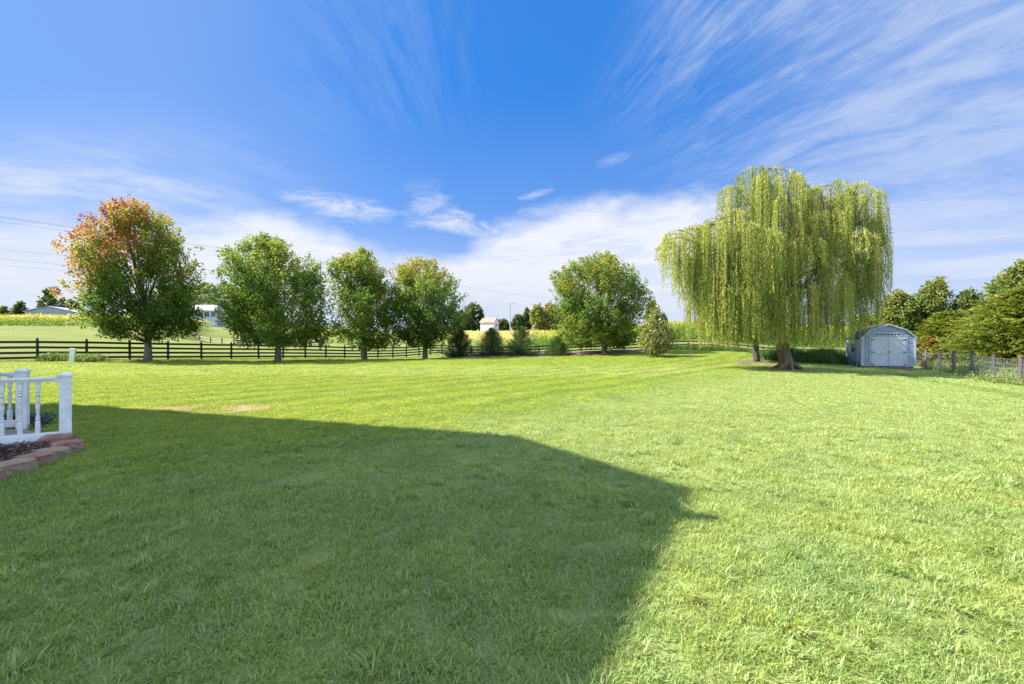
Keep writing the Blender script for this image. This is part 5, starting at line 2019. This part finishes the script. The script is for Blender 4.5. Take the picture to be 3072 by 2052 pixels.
# ------------------------------------------------------------------ the house whose shadow lies on the lawn (left of the view)
def house():
    root = empty('house', (-14, 3, 0), 'two-storey white-sided house beside the patio, casting the long shadow', 'house')
    ox, oy = -14, 3
    c = np.array(HOUSE).mean(0)
    HE = 10.0
    eave = [(x - ox, y - oy) for x, y in HOUSE]
    wall = [(x + (c[0] - x) * .03 - ox, y + (c[1] - y) * .03 - oy) for x, y in HOUSE]
    mb = MB()
    mb.prism(wall, -.3, HE - .12)
    mb.build('wall', siding('house_siding', (.66, .66, .62)), root)
    mb = MB()
    mb.prism(eave, HE - .20, HE)
    mb.build('eave', M['trim'], root)
    mb = MB()
    n = len(eave)
    ap1 = (-12.8 - ox, 4.6 - oy, HE + 1.7)
    ap2 = (-16.5 - ox, 4.6 - oy, HE + 1.7)
    v = [(x, y, HE + .004) for x, y in eave] + [ap1, ap2]
    f = [(0, 1, n, n + 1), (1, 2, n), (2, 3, n), (3, 4, n), (4, 5, n + 1, n), (5, 0, n + 1), tuple(range(n))]
    mb.add(v, [q[::-1] for q in f[:-1]] + [f[-1]]).build('roof', M['shingle'], root)
    # windows on the walls that face the yard
    for i, (i0, i1) in enumerate(((0, 1), (1, 2), (2, 3), (3, 4))):
        a = np.array(wall[i0])
        b = np.array(wall[i1])
        d = b - a
        Lw = np.hypot(*d)
        d /= Lw
        nn = np.array((d[1], -d[0]))
        if nn @ ((a + b) / 2 - np.array((c[0] - ox, c[1] - oy))) < 0: nn = -nn
        rz = math.atan2(d[1], d[0])
        for t in ((.25, .6, .85) if Lw > 5 else (.5,)):
            for zc in (1.7, 5.2, 8.2):
                p = a + d * Lw * t + nn * .03
                w = MB()
                W_, H_ = .95, 1.45
                for (du, dz, su, sz_) in ((0, H_ / 2, W_ + .12, .1), (0, -H_ / 2, W_ + .12, .1), (-W_ / 2, 0, .1, H_ - .1), (W_ / 2, 0, .1, H_ - .1), (0, 0, W_ - .1, .05)):
                    q = p + d * du
                    w.box((q[0], q[1], zc + dz), (su, .06, sz_), rz=rz)
                wo = w.build('window', M['trim'], root)
                q = p - nn * .012
                MB().box((q[0], q[1], zc), (W_ - .1, .02, H_ - .1), rz=rz).build('pane', M['pane'], wo)
    # box added under the eave, shaped to cast the small spur of the shadow
    MB().box((-8.06 - ox, 4.94 - oy, HE - .16), (.52, .16, .14)).build('eave_spur', M['trim'], root, bevel=.01)


house()


def fallen_leaf(xp, yp, seed, lab):
    Y = EYE * F / (yp - 342)
    x = px(xp, Y)
    rs = np.random.RandomState(seed)
    n = 9
    a = np.linspace(0, 2 * pi, 2 * n + 1)[:-1]
    r = np.where(np.arange(2 * n) % 2 == 0, .045, .022) * rs.uniform(.8, 1.2, 2 * n)
    v = [(0, 0, .012)] + [(r[i] * cos(a[i]), r[i] * sin(a[i]), .014 * sin(a[i] * 2)) for i in range(2 * n)]
    f = [(0, 1 + i, 1 + (i + 1) % (2 * n)) for i in range(2 * n)]
    f += [tuple(reversed(q)) for q in []]
    o = MB().add(v, f).build('fallen_leaf', plain('dry_leaf', (.16, .11, .04), .7, .2, 20))
    s_ = o.modifiers.new('thick', 'SOLIDIFY')
    s_.thickness = .0012
    o.location = (x, Y, .065)
    o.rotation_euler = (.25, -.2, rs.rand() * 6)
    tag(o, lab, 'leaf')


fallen_leaf(596.5, 505, 1, 'reddish fallen leaf on the shaded grass in the middle')

make_lawn()
